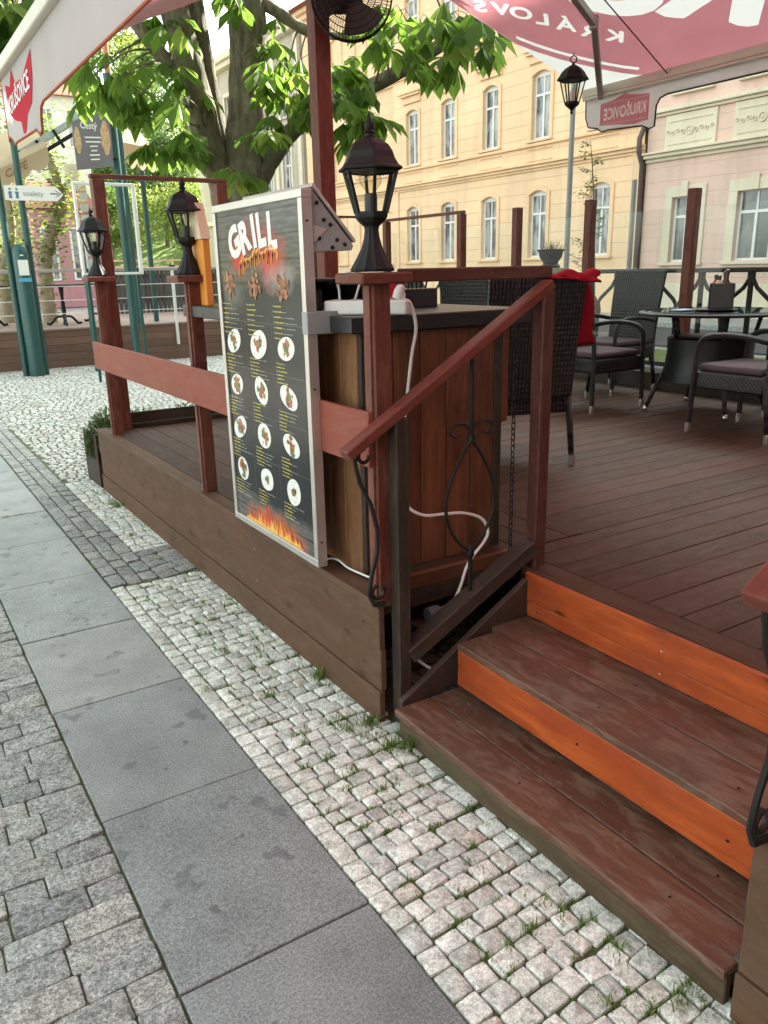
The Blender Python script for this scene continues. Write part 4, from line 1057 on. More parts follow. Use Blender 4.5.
m.add([V((x,4.76-(4.74-y)*1.6,z+.012)) for y, z in ((4.74,2.505),(4.66,2.475),(4.61,2.54),(4.575,2.465),(4.45,2.455),(4.29,2.52),(4.31,2.42),(4.36,2.33),(4.45,2.30),(4.50,2.235),(4.54,2.24),(4.55,2.295),(4.64,2.32),(4.72,2.37))], [tuple(range(14))]); m.build('emblem', fabric('red_emblem', (.6,.03,.06), .25), vl)
vs, fs, w_ = text_geo('KRUŠOVICE', .09, .0018); k = .58/w_
m = MB(); m.add([V((x-.003, 4.72-p.x*k, 2.372+p.y*1.15+p.x*k*.05)) for p in vs], fs); m.build('lettering', M_whitep, vl)
# end flap of the left slope
m = MB(); n_ = 10; vs = []
for i in range(n_+1):
    xx = XL+(XG-XL)*i/n_; p = onL(xx, YE); vs += [p, p-V((0,0,.07+.012*math.sin(i*1.3)))]
m.add(vs, [(2*i,2*i+1,2*i+3,2*i+2) for i in range(n_)]); o = m.build('end_flap', fabric('mauve_cloth', (.55,.34,.34), .3), aw)
# post with the fan
ap = thing('awning_post', (2.63, 4.84, DZ), 'tall red-brown awning post rising behind the menu board and lantern', 'post')
post(ap, 2.63, 4.84, DZ, 3.44, .105, M_post, 'shaft')
fn = thing('wall_fan', (2.72, 4.74, 3.08), 'dark round cage fan fixed high on the tall awning post', 'fan')
FM = Matrix.Translation((2.765,4.66,3.135)) @ Matrix.Scale(.92,4) @ frame((0,0,0), (.80,-.52,.05), (0.0,.1,1.0)).to_4x4()
m = MB()
for r_, dz in ((.255,0),(.258,.035),(.235,.065),(.20,.075),(.16,.08),(.12,.082),(.075,.083)): m.tube([(r_*math.cos(2*PI*i/36), r_*math.sin(2*PI*i/36), dz) for i in range(37)], .0035 if r_ < .25 else .006, 5, cap=False, M=FM)
for i in range(72):
    a = 2*PI*i/72; m.tube([(.05*math.cos(a),.05*math.sin(a),.084),(.16*math.cos(a+.12),.16*math.sin(a+.12),.08),(.235*math.cos(a+.2),.235*math.sin(a+.2),.065),(.256*math.cos(a+.22),.256*math.sin(a+.22),.02),(.25*math.cos(a),.25*math.sin(a),-.04),(.1*math.cos(a),.1*math.sin(a),-.06)], .0017, 4, cap=False, M=FM)
m.build('cage', M_black, fn)
m = MB(); m.lathe([(.05,.075),(.05,.092),(.03,.096)], 20, M=FM); m.lathe([(.055,-.14),(.07,-.12),(.07,-.06),(.03,-.05),(.02,.05)], 20, M=FM); m.build('motor', M_black, fn, smooth=True, auto=40)
for k in range(3):
    m = MB(); vs = []; a0 = 2*PI*k/3+.9
    for i in range(7):
        r_ = .035+.195*i/6
        for j in range(8):
            s = j/7-.5; a = a0+s*1.55*(1-.15*i/6); vs.append((r_*math.cos(a), r_*math.sin(a), .02-.05*s+.01))
    m.add(vs, [(i*8+j,i*8+j+1,i*8+j+9,i*8+j+8) for i in range(6) for j in range(7)], M=FM); m.build('blade', plain('brown_fan_blade', (.03,.022,.02), .4), fn, smooth=True)
m = MB(); m.beam((2.66,4.80,3.10),(2.80,4.72,3.10), .03, .05); m.build('bracket', M_black, fn)

# ------------------------------------------------------------------ horse chestnut
kb2 = NT('chestnut_bark'); w = kb2.obj()
a1 = kb2.noise(kb2.mapping(w, (1,1,.35)), 16, 7, .65); a2 = kb2.noise(w, 2.2, 5); a3 = kb2.noise(w, 5, 3)
cb = kb2.mix(kb2.ramp(a1, [(.32,0.0),(.68,1.0)]), (.065,.053,.036), (.29,.245,.17))
cb = kb2.mix(kb2.ramp(a2, [(.42,0.0),(.62,.7)]), cb, (.12,.125,.06))
cb = kb2.mix(kb2.ramp(a3, [(.58,0.0),(.66,.5)]), cb, (.30,.28,.22))
M_bark = kb2.done(kb2.pbr(cb, .85, 0, kb2.bump(a1, 1.0, .035)))
M_leaf = leafy('chestnut_leaf', (.03,.085,.014), (.18,.29,.045), .55, .55, (.30,.36,.07))
ANCH = [(1.85, 6.93, 3.1), (1.96, 7.86, 3.17), (2.17, 7.69, 3.16), (2.17, 7.0, 2.97), (2.32, 7.28, 2.88), (2.41, 7.19, 2.75), (2.4, 7.47, 2.63), (2.64, 7.58, 2.66), (2.56, 6.65, 3.19), (2.64, 6.52, 3.24), (2.85, 7.57, 3.24), (2.86, 7.0, 3.18), (2.88, 7.46, 2.98), (2.42, 6.57, 2.88), (2.87, 7.01, 2.8), (2.91, 7.38, 2.65), (2.82, 6.73, 2.41), (3.37, 7.51, 2.43), (3.51, 7.38, 3.51), (2.97, 6.38, 3.04), (3.08, 6.32, 3.17), (3.45, 6.89, 3.13), (3.75, 7.31, 3.11), (3.31, 6.73, 2.9), (3.09, 6.59, 2.71), (3.67, 6.59, 3.06), (3.53, 6.09, 2.89), (3.76, 6.24, 2.97), (3.75, 6.57, 2.87), (3.9, 6.58, 2.8), (3.83, 6.22, 2.82), (3.86, 6.19, 2.67), (3.55, 6.36, 3.16), (3.81, 6.57, 3.26), (3.73, 5.79, 3.44), (3.64, 5.53, 3.27), (4.13, 6.19, 3.62), (3.9, 6.0, 3.3), (4.15, 5.94, 3.49), (3.98, 5.5, 3.3), (4.55, 6.08, 3.61), (4.57, 5.9, 3.5), (4.2, 5.24, 3.21), (4.36, 5.39, 3.39), (4.42, 5.84, 3.21), (4.51, 5.75, 3.28), (4.38, 6.13, 3.34), (3.92, 5.82, 3.16), (3.7, 7.18, 3.41), (3.69, 6.95, 3.17), (2.52, 6.95, 3.46), (2.57, 7.33, 3.32), (2.29, 7.82, 3.38), (3.21, 7.44, 3.09), (3.13, 6.99, 3.31), (2.02, 7.5, 3.04), (2.03, 6.75, 3.05), (2.88, 6.73, 2.64), (4.07, 6.93, 3.24), (3.59, 6.63, 2.95)]
ANCH2 = [(1.03, 5.72, 3.12), (1.23, 6.14, 3.19), (1.18, 6.33, 3.1), (1.38, 6.26, 3.3), (1.04, 5.96, 3.06), (1.03, 6.04, 2.92), (1.21, 6.09, 3.28), (1.36, 6.39, 3.37)]
def palm_leaf(mb, p, az, droop, size, tint, twigs=None):
    """compound leaf: seven leaflets hanging from the end of its stalk at p"""
    n = rnd.choice((5,6,7,7)); p = V(p)
    out = V((math.cos(az), math.sin(az), 0)); side = V((-out.y, out.x, 0)); up = V((0,0,1))
    for k in range(n):
        s = (k/(n-1)-.5)*2
        a = s*R(118); L = size*(1-.42*abs(s))*rnd.uniform(.88,1.1); W = L*.225
        dr = droop + .35*abs(s) + rnd.uniform(-.15,.15)
        d = (out*math.cos(a)+side*math.sin(a))
        d = (d*math.cos(dr) - up*math.sin(dr)).normalized()
        sw = d.cross(up)
        if sw.length < .1: sw = side
        sw.normalize(); sw = (sw + d.cross(sw)*rnd.uniform(-.3,.3)).normalized(); nz = sw.cross(d).normalized(); 
        if nz.z < 0: nz = -nz
        bend = -up*L*.12
        tt = min(1, max(0, tint*.93+rnd.uniform(-.12,.12)))
        vs = [p, p+d*L*.38+sw*W*.55+nz*W*.25, p+d*L*.38, p+d*L*.38-sw*W*.55+nz*W*.25, p+d*L*.7+sw*W+nz*W*.35+bend*.5, p+d*L*.7+bend*.5, p+d*L*.7-sw*W+nz*W*.35+bend*.5, p+d*L+bend*1.4]
        mb.add(vs, [(0,2,1),(0,3,2),(1,2,5,4),(2,3,6,5),(4,5,7),(5,6,7)], tt)
def clump(mb, tw, c, count, spread, size=(.2,.3), root=None):
    c = V(c)
    if root is not None: tw.tube(smooth_path([root, (V(root)+c)/2+V((0,0,.06)), c], 3), [.010]*3+[.007]*3+[.005], 5)
    for i in range(count):
        d = V((rnd.gauss(0,1), rnd.gauss(0,1), rnd.gauss(0,.6))); d.normalize(); e = c + d*spread*rnd.uniform(.4,1.0)
        tw.tube([c, (c+e)/2+V((0,0,.03)), e], .0028, 4, cap=False)
        palm_leaf(mb, e, math.atan2(d.y, d.x)+rnd.uniform(-.6,.6), rnd.uniform(.2,1.0), rnd.uniform(*size), rnd.random())
def chestnut(label, limbs, anchors, crown_c, crown_r, ncrown, base):
    t = thing('chestnut_tree', base, label, 'tree', 'chestnut trees')
    m = MB()
    for pts, rr in limbs:
        sp = smooth_path(pts, 5); k = len(sp); rs_ = []
        for i in range(k):
            f = i/(k-1)*(len(rr)-1); a = int(min(f, len(rr)-2)); rs_.append((rr[a]+(rr[a+1]-rr[a])*(f-a))*(1+.04*math.sin(i*2.1)))
        m.tube(sp, rs_, 14)
    m.v = [p_+V((rnd.gauss(0,.006), rnd.gauss(0,.006), 0)) for p_ in m.v]
    m.build('trunk', M_bark, t, smooth=True)
    fo, tw = MB(), MB(); lp = [V(p) for pts, rr in limbs for p in smooth_path(pts, 4)[3:]]
    for a in anchors:
        near = min(lp, key=lambda q: (q-V(a)).length); clump(fo, tw, a, rnd.randint(2,4), .17, root=near)
    for i in range(ncrown):
        while True:
            d = V((rnd.uniform(-1,1), rnd.uniform(-1,1), rnd.uniform(-1,1)))
            if .3 < d.length < 1: break
        c = V(crown_c)+V((d.x*crown_r[0], d.y*crown_r[1], d.z*crown_r[2]))
        near = min(lp, key=lambda q: (q-c).length)
        clump(fo, tw, c, rnd.randint(3,5), .28, (.2,.3), root=near if (near-c).length < 2.2 or rnd.random() < .3 else None)
    fo.build('foliage', M_leaf, t); tw.build('twigs', M_bark, t)
    return t
ANCH3 = [(x+rnd.gauss(0,.12), y+rnd.gauss(0,.15), z+rnd.uniform(.25,.6)) for x, y, z in ANCH[::2] if z > 3.05]
limbs = [([(3.19,7.58,-.05),(3.2,7.56,1.2),(3.24,7.53,2.34),(3.31,7.5,3.11),(3.36,7.48,3.91),(3.5,7.5,5.4),(3.7,7.4,7.2)],[.31,.225,.19,.175,.165,.13,.06]),
 ([(3.12,7.6,1.7),(3.05,7.61,2.38),(2.91,7.67,3.02),(2.77,7.72,3.81),(2.5,7.8,5.2),(2.3,7.8,6.6)],[.15,.13,.135,.13,.1,.04]),
 ([(3.12,7.72,1.9),(3.13,7.74,2.51),(3.06,7.78,3.19),(2.99,7.8,3.9),(2.95,8.0,5.4)],[.10,.085,.09,.085,.05]),
 ([(3.3,7.5,2.25),(3.45,7.44,2.56),(3.73,7.3,2.9),(4.13,7.05,3.12),(4.54,6.83,3.33),(4.84,6.62,3.53),(5.2,6.34,3.83),(5.5,6.1,4.3)],[.1,.085,.075,.07,.065,.055,.045,.03]),
 ([(2.86,7.69,3.2),(2.71,7.74,3.36),(2.46,7.82,3.68),(2.1,7.9,4.2),(1.7,7.9,4.8)],[.09,.072,.06,.05,.03]),
 ([(3.36,7.46,3.95),(3.58,7.38,3.83),(3.85,7.24,3.66),(4.2,7.0,3.6)],[.06,.052,.045,.02])]
chestnut('large chestnut tree with several grey trunks growing behind the menu board', limbs, [a for i, a in enumerate(ANCH) if i not in (8,9,11,12,14,15,53,54,57)]+ANCH3[::3], (3.2,7.2,6.0), (2.9,2.9,1.75), 260, (3.2,7.56,0))
limbs2 = [([(-.9,8.4,-.05),(-.85,8.3,1.5),(-.6,8.0,3.0),(-.2,7.7,4.6),(.1,7.4,6.0)],[.24,.2,.18,.12,.05]), ([(-.6,8.0,3.0),(0,7.3,3.5),(.6,6.7,3.7),(1.15,6.2,3.45)],[.1,.08,.05,.02])]
chestnut('second chestnut tree whose leaves hang in above the awning bar', limbs2, ANCH2+ANCH2, (-.2,7.6,5.4), (2.2,2.2,1.4), 110, (-.9,8.4,0))

# ------------------------------------------------------------------ low shrubs at the far corner of the deck
def shrub(x, y, z, r, h, n, label):
    n = int(n*1.7)
    t = thing('shrub', (x, y, z), label, 'shrub', 'small evergreen shrubs')
    m = MB(); s = MB()
    for i in range(n):
        a = rnd.uniform(0, 2*PI); q = math.sqrt(rnd.random())*r; zz = rnd.random()*h*(1-.5*(q/r)**2)
        p = V((x+q*math.cos(a), y+q*math.sin(a), z+zz)); d = V((math.cos(a)*.7+rnd.gauss(0,.4), math.sin(a)*.7+rnd.gauss(0,.4), rnd.uniform(.2,1))).normalized()
        sw = d.cross(V((0,0,1))); sw = sw.normalized() if sw.length > .1 else V((1,0,0)); L = rnd.uniform(.03,.055); W = L*.225
        m.add([p, p+d*L*.5+sw*W, p+d*L, p+d*L*.5-sw*W], [(0,1,2,3)], rnd.random())
    for i in range(14):
        a = rnd.uniform(0, 2*PI); q = r*.7*rnd.random(); s.tube([(x,y,z),(x+q*math.cos(a)*.5,y+q*math.sin(a)*.5,z+h*.5),(x+q*math.cos(a),y+q*math.sin(a),z+h*.85)], .004, 4)
    m.build('foliage', leafy('evergreen_leaf', (.03,.06,.012), (.15,.2,.05), .3), t); s.build('stems', M_bark, t)
shrub(1.49, 6.5, .2, .18, .38, 1500, 'small green shrub at the far street corner of the deck')
for i, x in enumerate((1.78,2.12)):
    shrub(x, 6.52, .1, .19, .46, 1200, ('low green shrub behind the end kick board, nearer the street corner', 'low green shrub behind the end kick board, nearer the tree')[i])
pl_ = MB(); pl_.bb(1.36, 2.5, 6.33, 6.345, 0, .2); pl_.bb(1.36,2.5,6.745,6.76,0,.2); pl_.bb(1.345,1.36,6.33,6.76,0,.42); pl_.bb(2.5,2.515,6.33,6.76,0,.2); pl_.bb(1.36,2.5,6.345,6.745,0,.03)
tag(pl_.build('planter_box', M_dark, None, bevel=.003), 'dark plank planter box at the far end of the deck holding shrubs', 'planter')
# urn with a small plant, on a stone pillar by the river railing
t = thing('garden_urn', (6.62, 6.95, 1.57), 'dark grey urn standing on a pillar of the river railing behind the chairs', 'urn')
m = MB(); m.lathe([(.10,0),(.115,.02),(.08,.05),(.09,.07),(.125,.12),(.135,.17),(.15,.185),(.155,.2),(.13,.2),(.12,.17)], 24, (6.62,6.95,1.57)); m.build('bowl', plain('urn_lead', (.05,.055,.06), .5, var=.2), t, smooth=True, auto=40)
m = MB()
for i in range(60):
    a = rnd.uniform(0,2*PI); q = rnd.random()*.1; m.tube([(6.62+q*math.cos(a),6.95+q*math.sin(a),1.74),(6.62+q*1.8*math.cos(a),6.95+q*1.8*math.sin(a),1.77+rnd.random()*.12)], [.004,.001], 4, rnd.random(), False)
m.build('plant', leafy('urn_leaf', (.05,.08,.02), (.2,.25,.09), .3), t)
m = MB(); m.bb(6.50,6.74,6.83,7.07,0,1.50); m.bb(6.47,6.77,6.80,7.10,1.501,1.57); tag(m.build('stone_pillar', plain('pillar_stone', (.3,.29,.27), .8, var=.2, bump=.4), None, bevel=.01), 'grey stone pillar carrying the urn behind the glass screen', 'pillar')
t = thing('young_tree', (6.9, 6.54, 0), 'slender young tree with sparse small leaves in front of the yellow house', 'tree')
m = MB(); sp = smooth_path([(6.9,6.54,0),(6.91,6.53,1.0),(6.87,6.56,2.0),(6.84,6.6,2.6),(6.81,6.62,2.85)], 5); m.tube(sp, [.014-.011*i/(len(sp)-1) for i in range(len(sp))], 6)
f = MB()
for i in range(17):
    z = 1.45+1.35*i/16; a = rnd.uniform(0,2*PI); L = .34*(1-.6*(i/16))*rnd.uniform(.5,1.1); c = V((6.87-.03*(i/16), 6.56+.05*(i/16), z)); e = c+V((math.cos(a)*L, math.sin(a)*L, L*.35)); m.tube([c, e], .0025, 4)
    for k in range(34):
        p = c+(e-c)*rnd.uniform(.25,1.08)+V((rnd.gauss(0,.02),rnd.gauss(0,.02),rnd.gauss(0,.02))); b = rnd.uniform(0,2*PI); d = V((math.cos(b),math.sin(b),rnd.uniform(-.7,.3))).normalized(); sw = d.cross(V((0,0,1))).normalized(); l_ = rnd.uniform(.035,.06)
        f.add([p, p+d*l_*.5+sw*l_*.28, p+d*l_, p+d*l_*.5-sw*l_*.28], [(0,1,2,3)], rnd.random())
m.build('trunk', M_bark, t); f.build('foliage', leafy('young_leaf', (.05,.08,.02), (.17,.22,.07), .4), t)
# ------------------------------------------------------------------ town houses across the street (fronts in the plane x = FX, looking to -x)
FX = 20.42
def render_mat(name, col, joint=.0, rows=2.3, cols=.0):
    k = NT(name); w = k.world(); n1 = k.noise(w, .5, 6, .6); n2 = k.noise(w, 25, 5, .7)
    c = k.mix(k.ramp(n1, [(.35,0.0),(.7,1.0)]), tuple(x*.86 for x in col), col)
    c = k.mix(1.0, c, k.ramp(n2, [(.3,.92),(.7,1.06)]), 'MULTIPLY')
    st = k.noise(k.mapping(w, (1.6,1.6,.22)), 1.3, 6, .65)
    c = k.mix(k.ramp(st, [(.5,0.0),(.75,.45)]), c, tuple(x*.6 for x in col))
    nm = None
    if joint:
        s = k.n('ShaderNodeSeparateXYZ'); k.l(w, s.inputs[0])
        f = k.math('FRACT', k.math('MULTIPLY', s.outputs[2], rows))
        jl = k.ramp(f, [(0,0.0),(.035,0.0),(.06,1.0),(1,1.0)])
        c = k.mix(jl, tuple(x*joint for x in col), c); nm = k.bump(jl, .5, .02)
    return k.done(k.pbr(c, .85, 0, nm, .2))
M_yel = render_mat('yellow_render', (.92,.65,.41), .74, 2.25); M_yels = render_mat('yellow_stucco_trim', (.90,.63,.39))
M_pink = render_mat('pink_render', (.78,.56,.46), .88, 2.6); M_cream = render_mat('cream_stucco_trim', (.76,.68,.52)); M_greyc = render_mat('grey_cream_render', (.52,.47,.38), .75, 2.0)
M_roof = plain('clay_roof_tile', (.28,.1,.06), .8, var=.3, scale=5)
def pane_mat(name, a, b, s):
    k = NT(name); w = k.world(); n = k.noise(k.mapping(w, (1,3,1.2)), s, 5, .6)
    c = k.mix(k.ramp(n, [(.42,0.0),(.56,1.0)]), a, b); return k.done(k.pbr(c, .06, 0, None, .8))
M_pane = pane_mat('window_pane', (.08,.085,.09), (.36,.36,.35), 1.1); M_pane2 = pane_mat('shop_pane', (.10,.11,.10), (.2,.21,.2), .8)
def facade_wall(mb, x, y0, y1, z0, z1, holes, depth=.26):
    ys = sorted(set([y0,y1]+[h[0] for h in holes]+[h[1] for h in holes])); zs = sorted(set([z0,z1]+[h[2] for h in holes]+[h[3] for h in holes]))
    for a, b in zip(ys, ys[1:]):
        for c, d in zip(zs, zs[1:]):
            my, mz = (a+b)/2, (c+d)/2
            if any(h[0] < my < h[1] and h[2] < mz < h[3] for h in holes): continue
            mb.quad((x,b,c),(x,a,c),(x,a,d),(x,b,d))
    for a, b, c, d in holes:
        X = x+depth
        mb.quad((x,a,c),(X,a,c),(X,a,d),(x,a,d)); mb.quad((X,b,c),(x,b,c),(x,b,d),(X,b,d)); mb.quad((x,a,c),(x,b,c),(X,b,c),(X,a,c)); mb.quad((X,a,d),(X,b,d),(x,b,d),(x,a,d))
def make_window(parent, yc, w, z0, z1, x, arch, mtrim, surround=.16, transom=.64, pane=None, hood=None, key=False, sill=True):
    """window part of a house: surround mesh with frame, pane and sill below it"""
    m = MB(); a, b = yc-w/2, yc+w/2; N = 10
    def arcz(y, rise): 
        s = (y-yc)/(w/2); return rise*(1-s*s)
    rise = .16*w if arch else 0
    zt = z1-rise
    # spandrel that rounds the head of the opening
    if arch:
        ys = [a+(b-a)*i/N for i in range(N+1)]
        for i in range(N):
            for xx in (x+.003,):
                m.quad((xx,ys[i+1],zt+arcz(ys[i+1],rise)),(xx,ys[i],zt+arcz(ys[i],rise)),(xx,ys[i],z1+.01),(xx,ys[i+1],z1+.01))
            m.quad((x+.003,ys[i],zt+arcz(ys[i],rise)),(x+.003,ys[i+1],zt+arcz(ys[i+1],rise)),(x+.24,ys[i+1],zt+arcz(ys[i+1],rise)),(x+.24,ys[i],zt+arcz(ys[i],rise)))
    s = surround
    m.bb(x-.05, x-.002, a-s, a, z0-.02, zt); m.bb(x-.05, x-.002, b, b+s, z0-.02, zt)
    if arch:
        ys = [a-s+(b-a+2*s)*i/N for i in range(N+1)]
        lo = [zt+arcz(min(max(y,a),b),rise) for y in ys]; hi = [zt+s*.9+arcz(y, rise)*.9+.05 for y in ys]
        for i in range(N):
            p = [(x-.05,ys[i],lo[i]),(x-.05,ys[i+1],lo[i+1]),(x-.05,ys[i+1],hi[i+1]),(x-.05,ys[i],hi[i])]
            m.prism([V(q) for q in p], (.048,0,0))
    else: m.bb(x-.05, x-.002, a-s, b+s, zt+.001, zt+s*1.1)
    if key: m.bb(x-.10, x-.052, yc-.11, yc+.11, z1+.0, z1+s*1.1+.1)
    if hood: 
        m.bb(x-.20, x-.053, a-s-.1, b+s+.1, hood, hood+.09); m.bb(x-.26, x-.053, a-s-.16, b+s+.16, hood+.092, hood+.15); m.bb(x-.08, x-.003, a-s-.02, b+s+.02, hood-.25, hood-.002)
    wn = m.build('window', mtrim, parent, bevel=.008)
    f = MB(); X = x+.16; fw_ = .06
    def bar(y0, y1, zA, zB, d=.05): f.bb(X-d, X, y0, y1, zA, zB)
    bar(a, a+fw_, z0, z1); bar(b-fw_, b, z0, z1); bar(a+fw_, b-fw_, z0, z0+fw_); bar(a+fw_, b-fw_, zt-.03, z1)
    zm = z0+(z1-z0)*transom; bar(a+fw_, b-fw_, zm, zm+.075, .06); bar(yc-.04, yc+.04, z0+fw_, zm, .06); bar(yc-.025, yc+.025, zm+.075, zt-.03, .045)
    for q in (a+w*.25, a+w*.75): pass
    f.build('frame', M_whitep, wn)
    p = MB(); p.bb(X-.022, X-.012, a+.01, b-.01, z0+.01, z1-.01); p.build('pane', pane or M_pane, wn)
    if sill:
        q = MB(); q.bb(x-.13, x+.02, a-s-.04, b+s+.04, z0-.10, z0-.022); q.build('sill', mtrim, wn, bevel=.01)
    return wn
# yellow house
yh = thing('yellow_house', (FX, 24.5, 0), 'long yellow three-storey town house with arched white windows across the street', 'house')
WY = [19.30, 22.15, 24.78, 27.33, 29.80]
spec = []
for y in WY: spec += [(y,.86,1.88,4.08,True,None), (y,.86,5.72,7.8,True,8.30), (y,.86,9.75,11.9,True,12.3)]
WY2 = [32.3, 34.4, 36.6, 38.8]
m = MB(); facade_wall(m, FX, 17.66, 31.25, .0, 13.6, [(y-w/2,y+w/2,a,b) for y,w,a,b,_,_ in spec])
spec2 = [(y,.86,a,b,True,None) for y in WY2 for a, b in ((1.88,4.08),(5.72,7.8),(9.75,11.9))]
facade_wall(m, FX+.35, 31.25, 40.0, .0, 13.6, [(y-w/2,y+w/2,a,b) for y,w,a,b,_,_ in spec2])
m.quad((FX,31.25,0),(FX+.35,31.25,0),(FX+.35,31.25,13.6),(FX,31.25,13.6)); m.bb(FX+.4, FX+11, 17.67, 39.99, 0, 13.55)
m.build('wall', M_yel, yh)
m = MB()
def course(y0, y1, x, prof): 
    for (zA, zB, d) in prof: m.bb(x-d, x-.002, y0, y1, zA, zB)
for (y0, y1, x) in ((17.60,31.30,FX),(31.302,40,FX+.35)):
    course(y0, y1, x, [(4.72,4.80,.06),(4.802,4.90,.13),(4.902,4.97,.22),(5.50,5.60,.10),(9.0,9.1,.1),(9.102,9.2,.2),(9.55,9.62,.08),(13.0,13.2,.2),(13.202,13.4,.4),(13.402,13.6,.6),(.0,1.1,.05)])
for y in WY:   # panels under the first-floor windows
    m.bb(FX-.04, FX-.002, y-.62, y+.62, 5.03, 5.07); m.bb(FX-.04, FX-.002, y-.62, y+.62, 5.40, 5.44)
for y in (17.85, 31.05): m.bb(FX-.07, FX-.002, y-.18, y+.18, 1.102, 4.718)
m.build('cornice', M_yels, yh, bevel=.01)
for y,w,a,b,ar,hd_ in spec: make_window(yh, y, w, a, b, FX, ar, M_yels, hood=hd_)
for y,w,a,b,ar,hd_ in spec2: make_window(yh, y, w, a, b, FX+.35, ar, M_yels)
m = MB(); m.prism([(FX-.6,17.6,13.61),(FX+11.4,17.6,13.61),(FX+5.5,17.6,15.8)], (0,22.4,0)); m.build('roof', M_roof, yh)
m = MB(); m.tube([(FX-.12,17.60,.1),(FX-.12,17.60,4.4),(FX-.3,17.6,4.75),(FX-.3,17.6,5.1),(FX-.14,17.6,5.4),(FX-.14,17.6,13)], .075, 10); tag(m.build('drainpipe', plain('dark_zinc', (.10,.07,.065), .5, .2), None, smooth=True, auto=50), 'dark drainpipe running down between the yellow house and the pink house', 'drainpipe')
# pink house
ph = thing('pink_house', (FX, 6, 0), 'salmon pink town house with broad white window surrounds across the street', 'house')
PY = [(16.05,.86),(13.83,1.05),(11.6,1.05),(9.4,1.05),(7.2,.95)]
m = MB(); facade_wall(m, FX, -4, 17.54, 0, 14.0, [(y-w/2,y+w/2,1.62,3.40) for y,w in PY]+[(y-w/2,y+w/2,6.2,8.3) for y,w in PY]); m.bb(FX+.4, FX+11, -3.99, 17.53, 0, 13.95); m.build('wall', M_pink, ph)
m = MB()
course(-4, 17.52, FX, [(4.42,4.52,.08),(4.522,4.62,.2),(4.622,4.68,.28),(5.62,5.7,.1),(5.702,5.8,.2),(0,1.0,.06),(13.4,13.7,.3),(13.702,14.0,.5)])
for y,w in PY: m.bb(FX-.06, FX-.002, y-.85, y+.85, 4.69, 5.6)
m.build('cornice', M_cream, ph, bevel=.012)
for y,w in PY:      # raised scrollwork on the white panels
    m = MB()
    for s in (-1,1):
        for k in range(4):
            cy_ = y+s*(.22+.17*k); r0 = .075-.006*k
            m.tube([(FX-.075, cy_+r0*(1-i/20)*math.cos(i/14*2*PI*1.2), 5.14+(.02 if k % 2 else -.02)+r0*(1-i/20)*math.sin(i/14*2*PI*1.2)) for i in range(15)], .017, 5)
    m.tube([(FX-.075, y+.11*math.cos(2*PI*i/16), 5.14+.11*math.sin(2*PI*i/16)) for i in range(17)], .022, 6); m.lathe([(.05,0),(.03,.03),(.001,.035)], 10, M=Matrix.Translation((FX-.06,y,5.14)) @ Matrix.Rotation(R(-90),4,'Y'))
    for (zA,zB) in ((4.82,4.85),(5.42,5.45)): m.bb(FX-.085, FX-.061, y-.72, y+.72, zA, zB)
    m.build('ornament_panel', M_cream, ph, smooth=True, auto=50)
for y,w in PY: make_window(ph, y, w, 1.62, 3.40, FX, False, M_cream, surround=.27, pane=M_pane2, key=True, transom=.68)
for y,w in PY: make_window(ph, y, w, 6.2, 8.3, FX, False, M_cream, surround=.22)
m = MB(); m.prism([(FX-.5,-4.1,14.01),(FX+11.3,-4.1,14.01),(FX+5.5,-4.1,18.6)], (0,21.6,0)); m.build('roof', M_roof, ph)  # unseen ridge raised to keep the sun off the deck
# unseen dark-walled house added past the steps to block side light and bounce
side_blocker = thing('side_blocker_house', (8, -5.2, 0), 'unseen dark house added beyond the steps to block side light', 'house')
m = MB(); m.bb(2.2, 19, -14, -5.2, 0, 12); m.build('wall', plain('side_blocker_wall', (.085,.065,.05), .8), side_blocker)
m = MB(); m.prism([(1.8,-14.3,12.01),(1.8,-4.9,12.01),(1.8,-9.6,15)], (17.6,0,0)); m.build('roof', M_roof, side_blocker)
for x in (4,7,10,13):
    for z in (1.6,5.4,8.8):
        m = MB(); m.bb(x-.6,x+.6,-5.198,-5.12,z-.1,z); m.bb(x-.6,x+.6,-5.198,-5.12,z+1.8,z+1.9); m.bb(x-.6,x-.5,-5.198,-5.12,z,z+1.8); m.bb(x+.5,x+.6,-5.198,-5.12,z,z+1.8)
        wn = m.build('window', M_whitep, side_blocker); m = MB(); m.bb(x-.5,x+.5,-5.197,-5.17,z,z+1.8); m.build('pane', M_pane, wn)
sh_ = thing('street_blocker_house', (-4, -9, 0), 'unseen dark house added behind the camera to block light from the street end', 'house')  # out of view, added with dark walls to cut light along the street
m = MB(); m.bb(-11, 2.1, -18, -7.5, 0, 13); m.build('wall', plain('street_blocker_wall', (.13,.085,.065), .85), sh_)
m = MB(); m.prism([(-11.4,-18.3,13.01),(-11.4,-7.2,13.01),(-11.4,-12.7,16)], (13.4,0,0)); m.build('roof', M_roof, sh_)
for x in (-9,-6,-3,0):
    for z in (1.6,5.4,8.8):
        m = MB(); m.bb(x-.6,x+.6,-7.498,-7.42,z-.1,z); m.bb(x-.6,x+.6,-7.498,-7.42,z+1.8,z+1.9); m.bb(x-.6,x-.5,-7.498,-7.42,z,z+1.8); m.bb(x+.5,x+.6,-7.498,-7.42,z,z+1.8)
        wn = m.build('window', M_whitep, sh_); m = MB(); m.bb(x-.5,x+.5,-7.497,-7.47,z,z+1.8); m.build('pane', M_pane, wn)
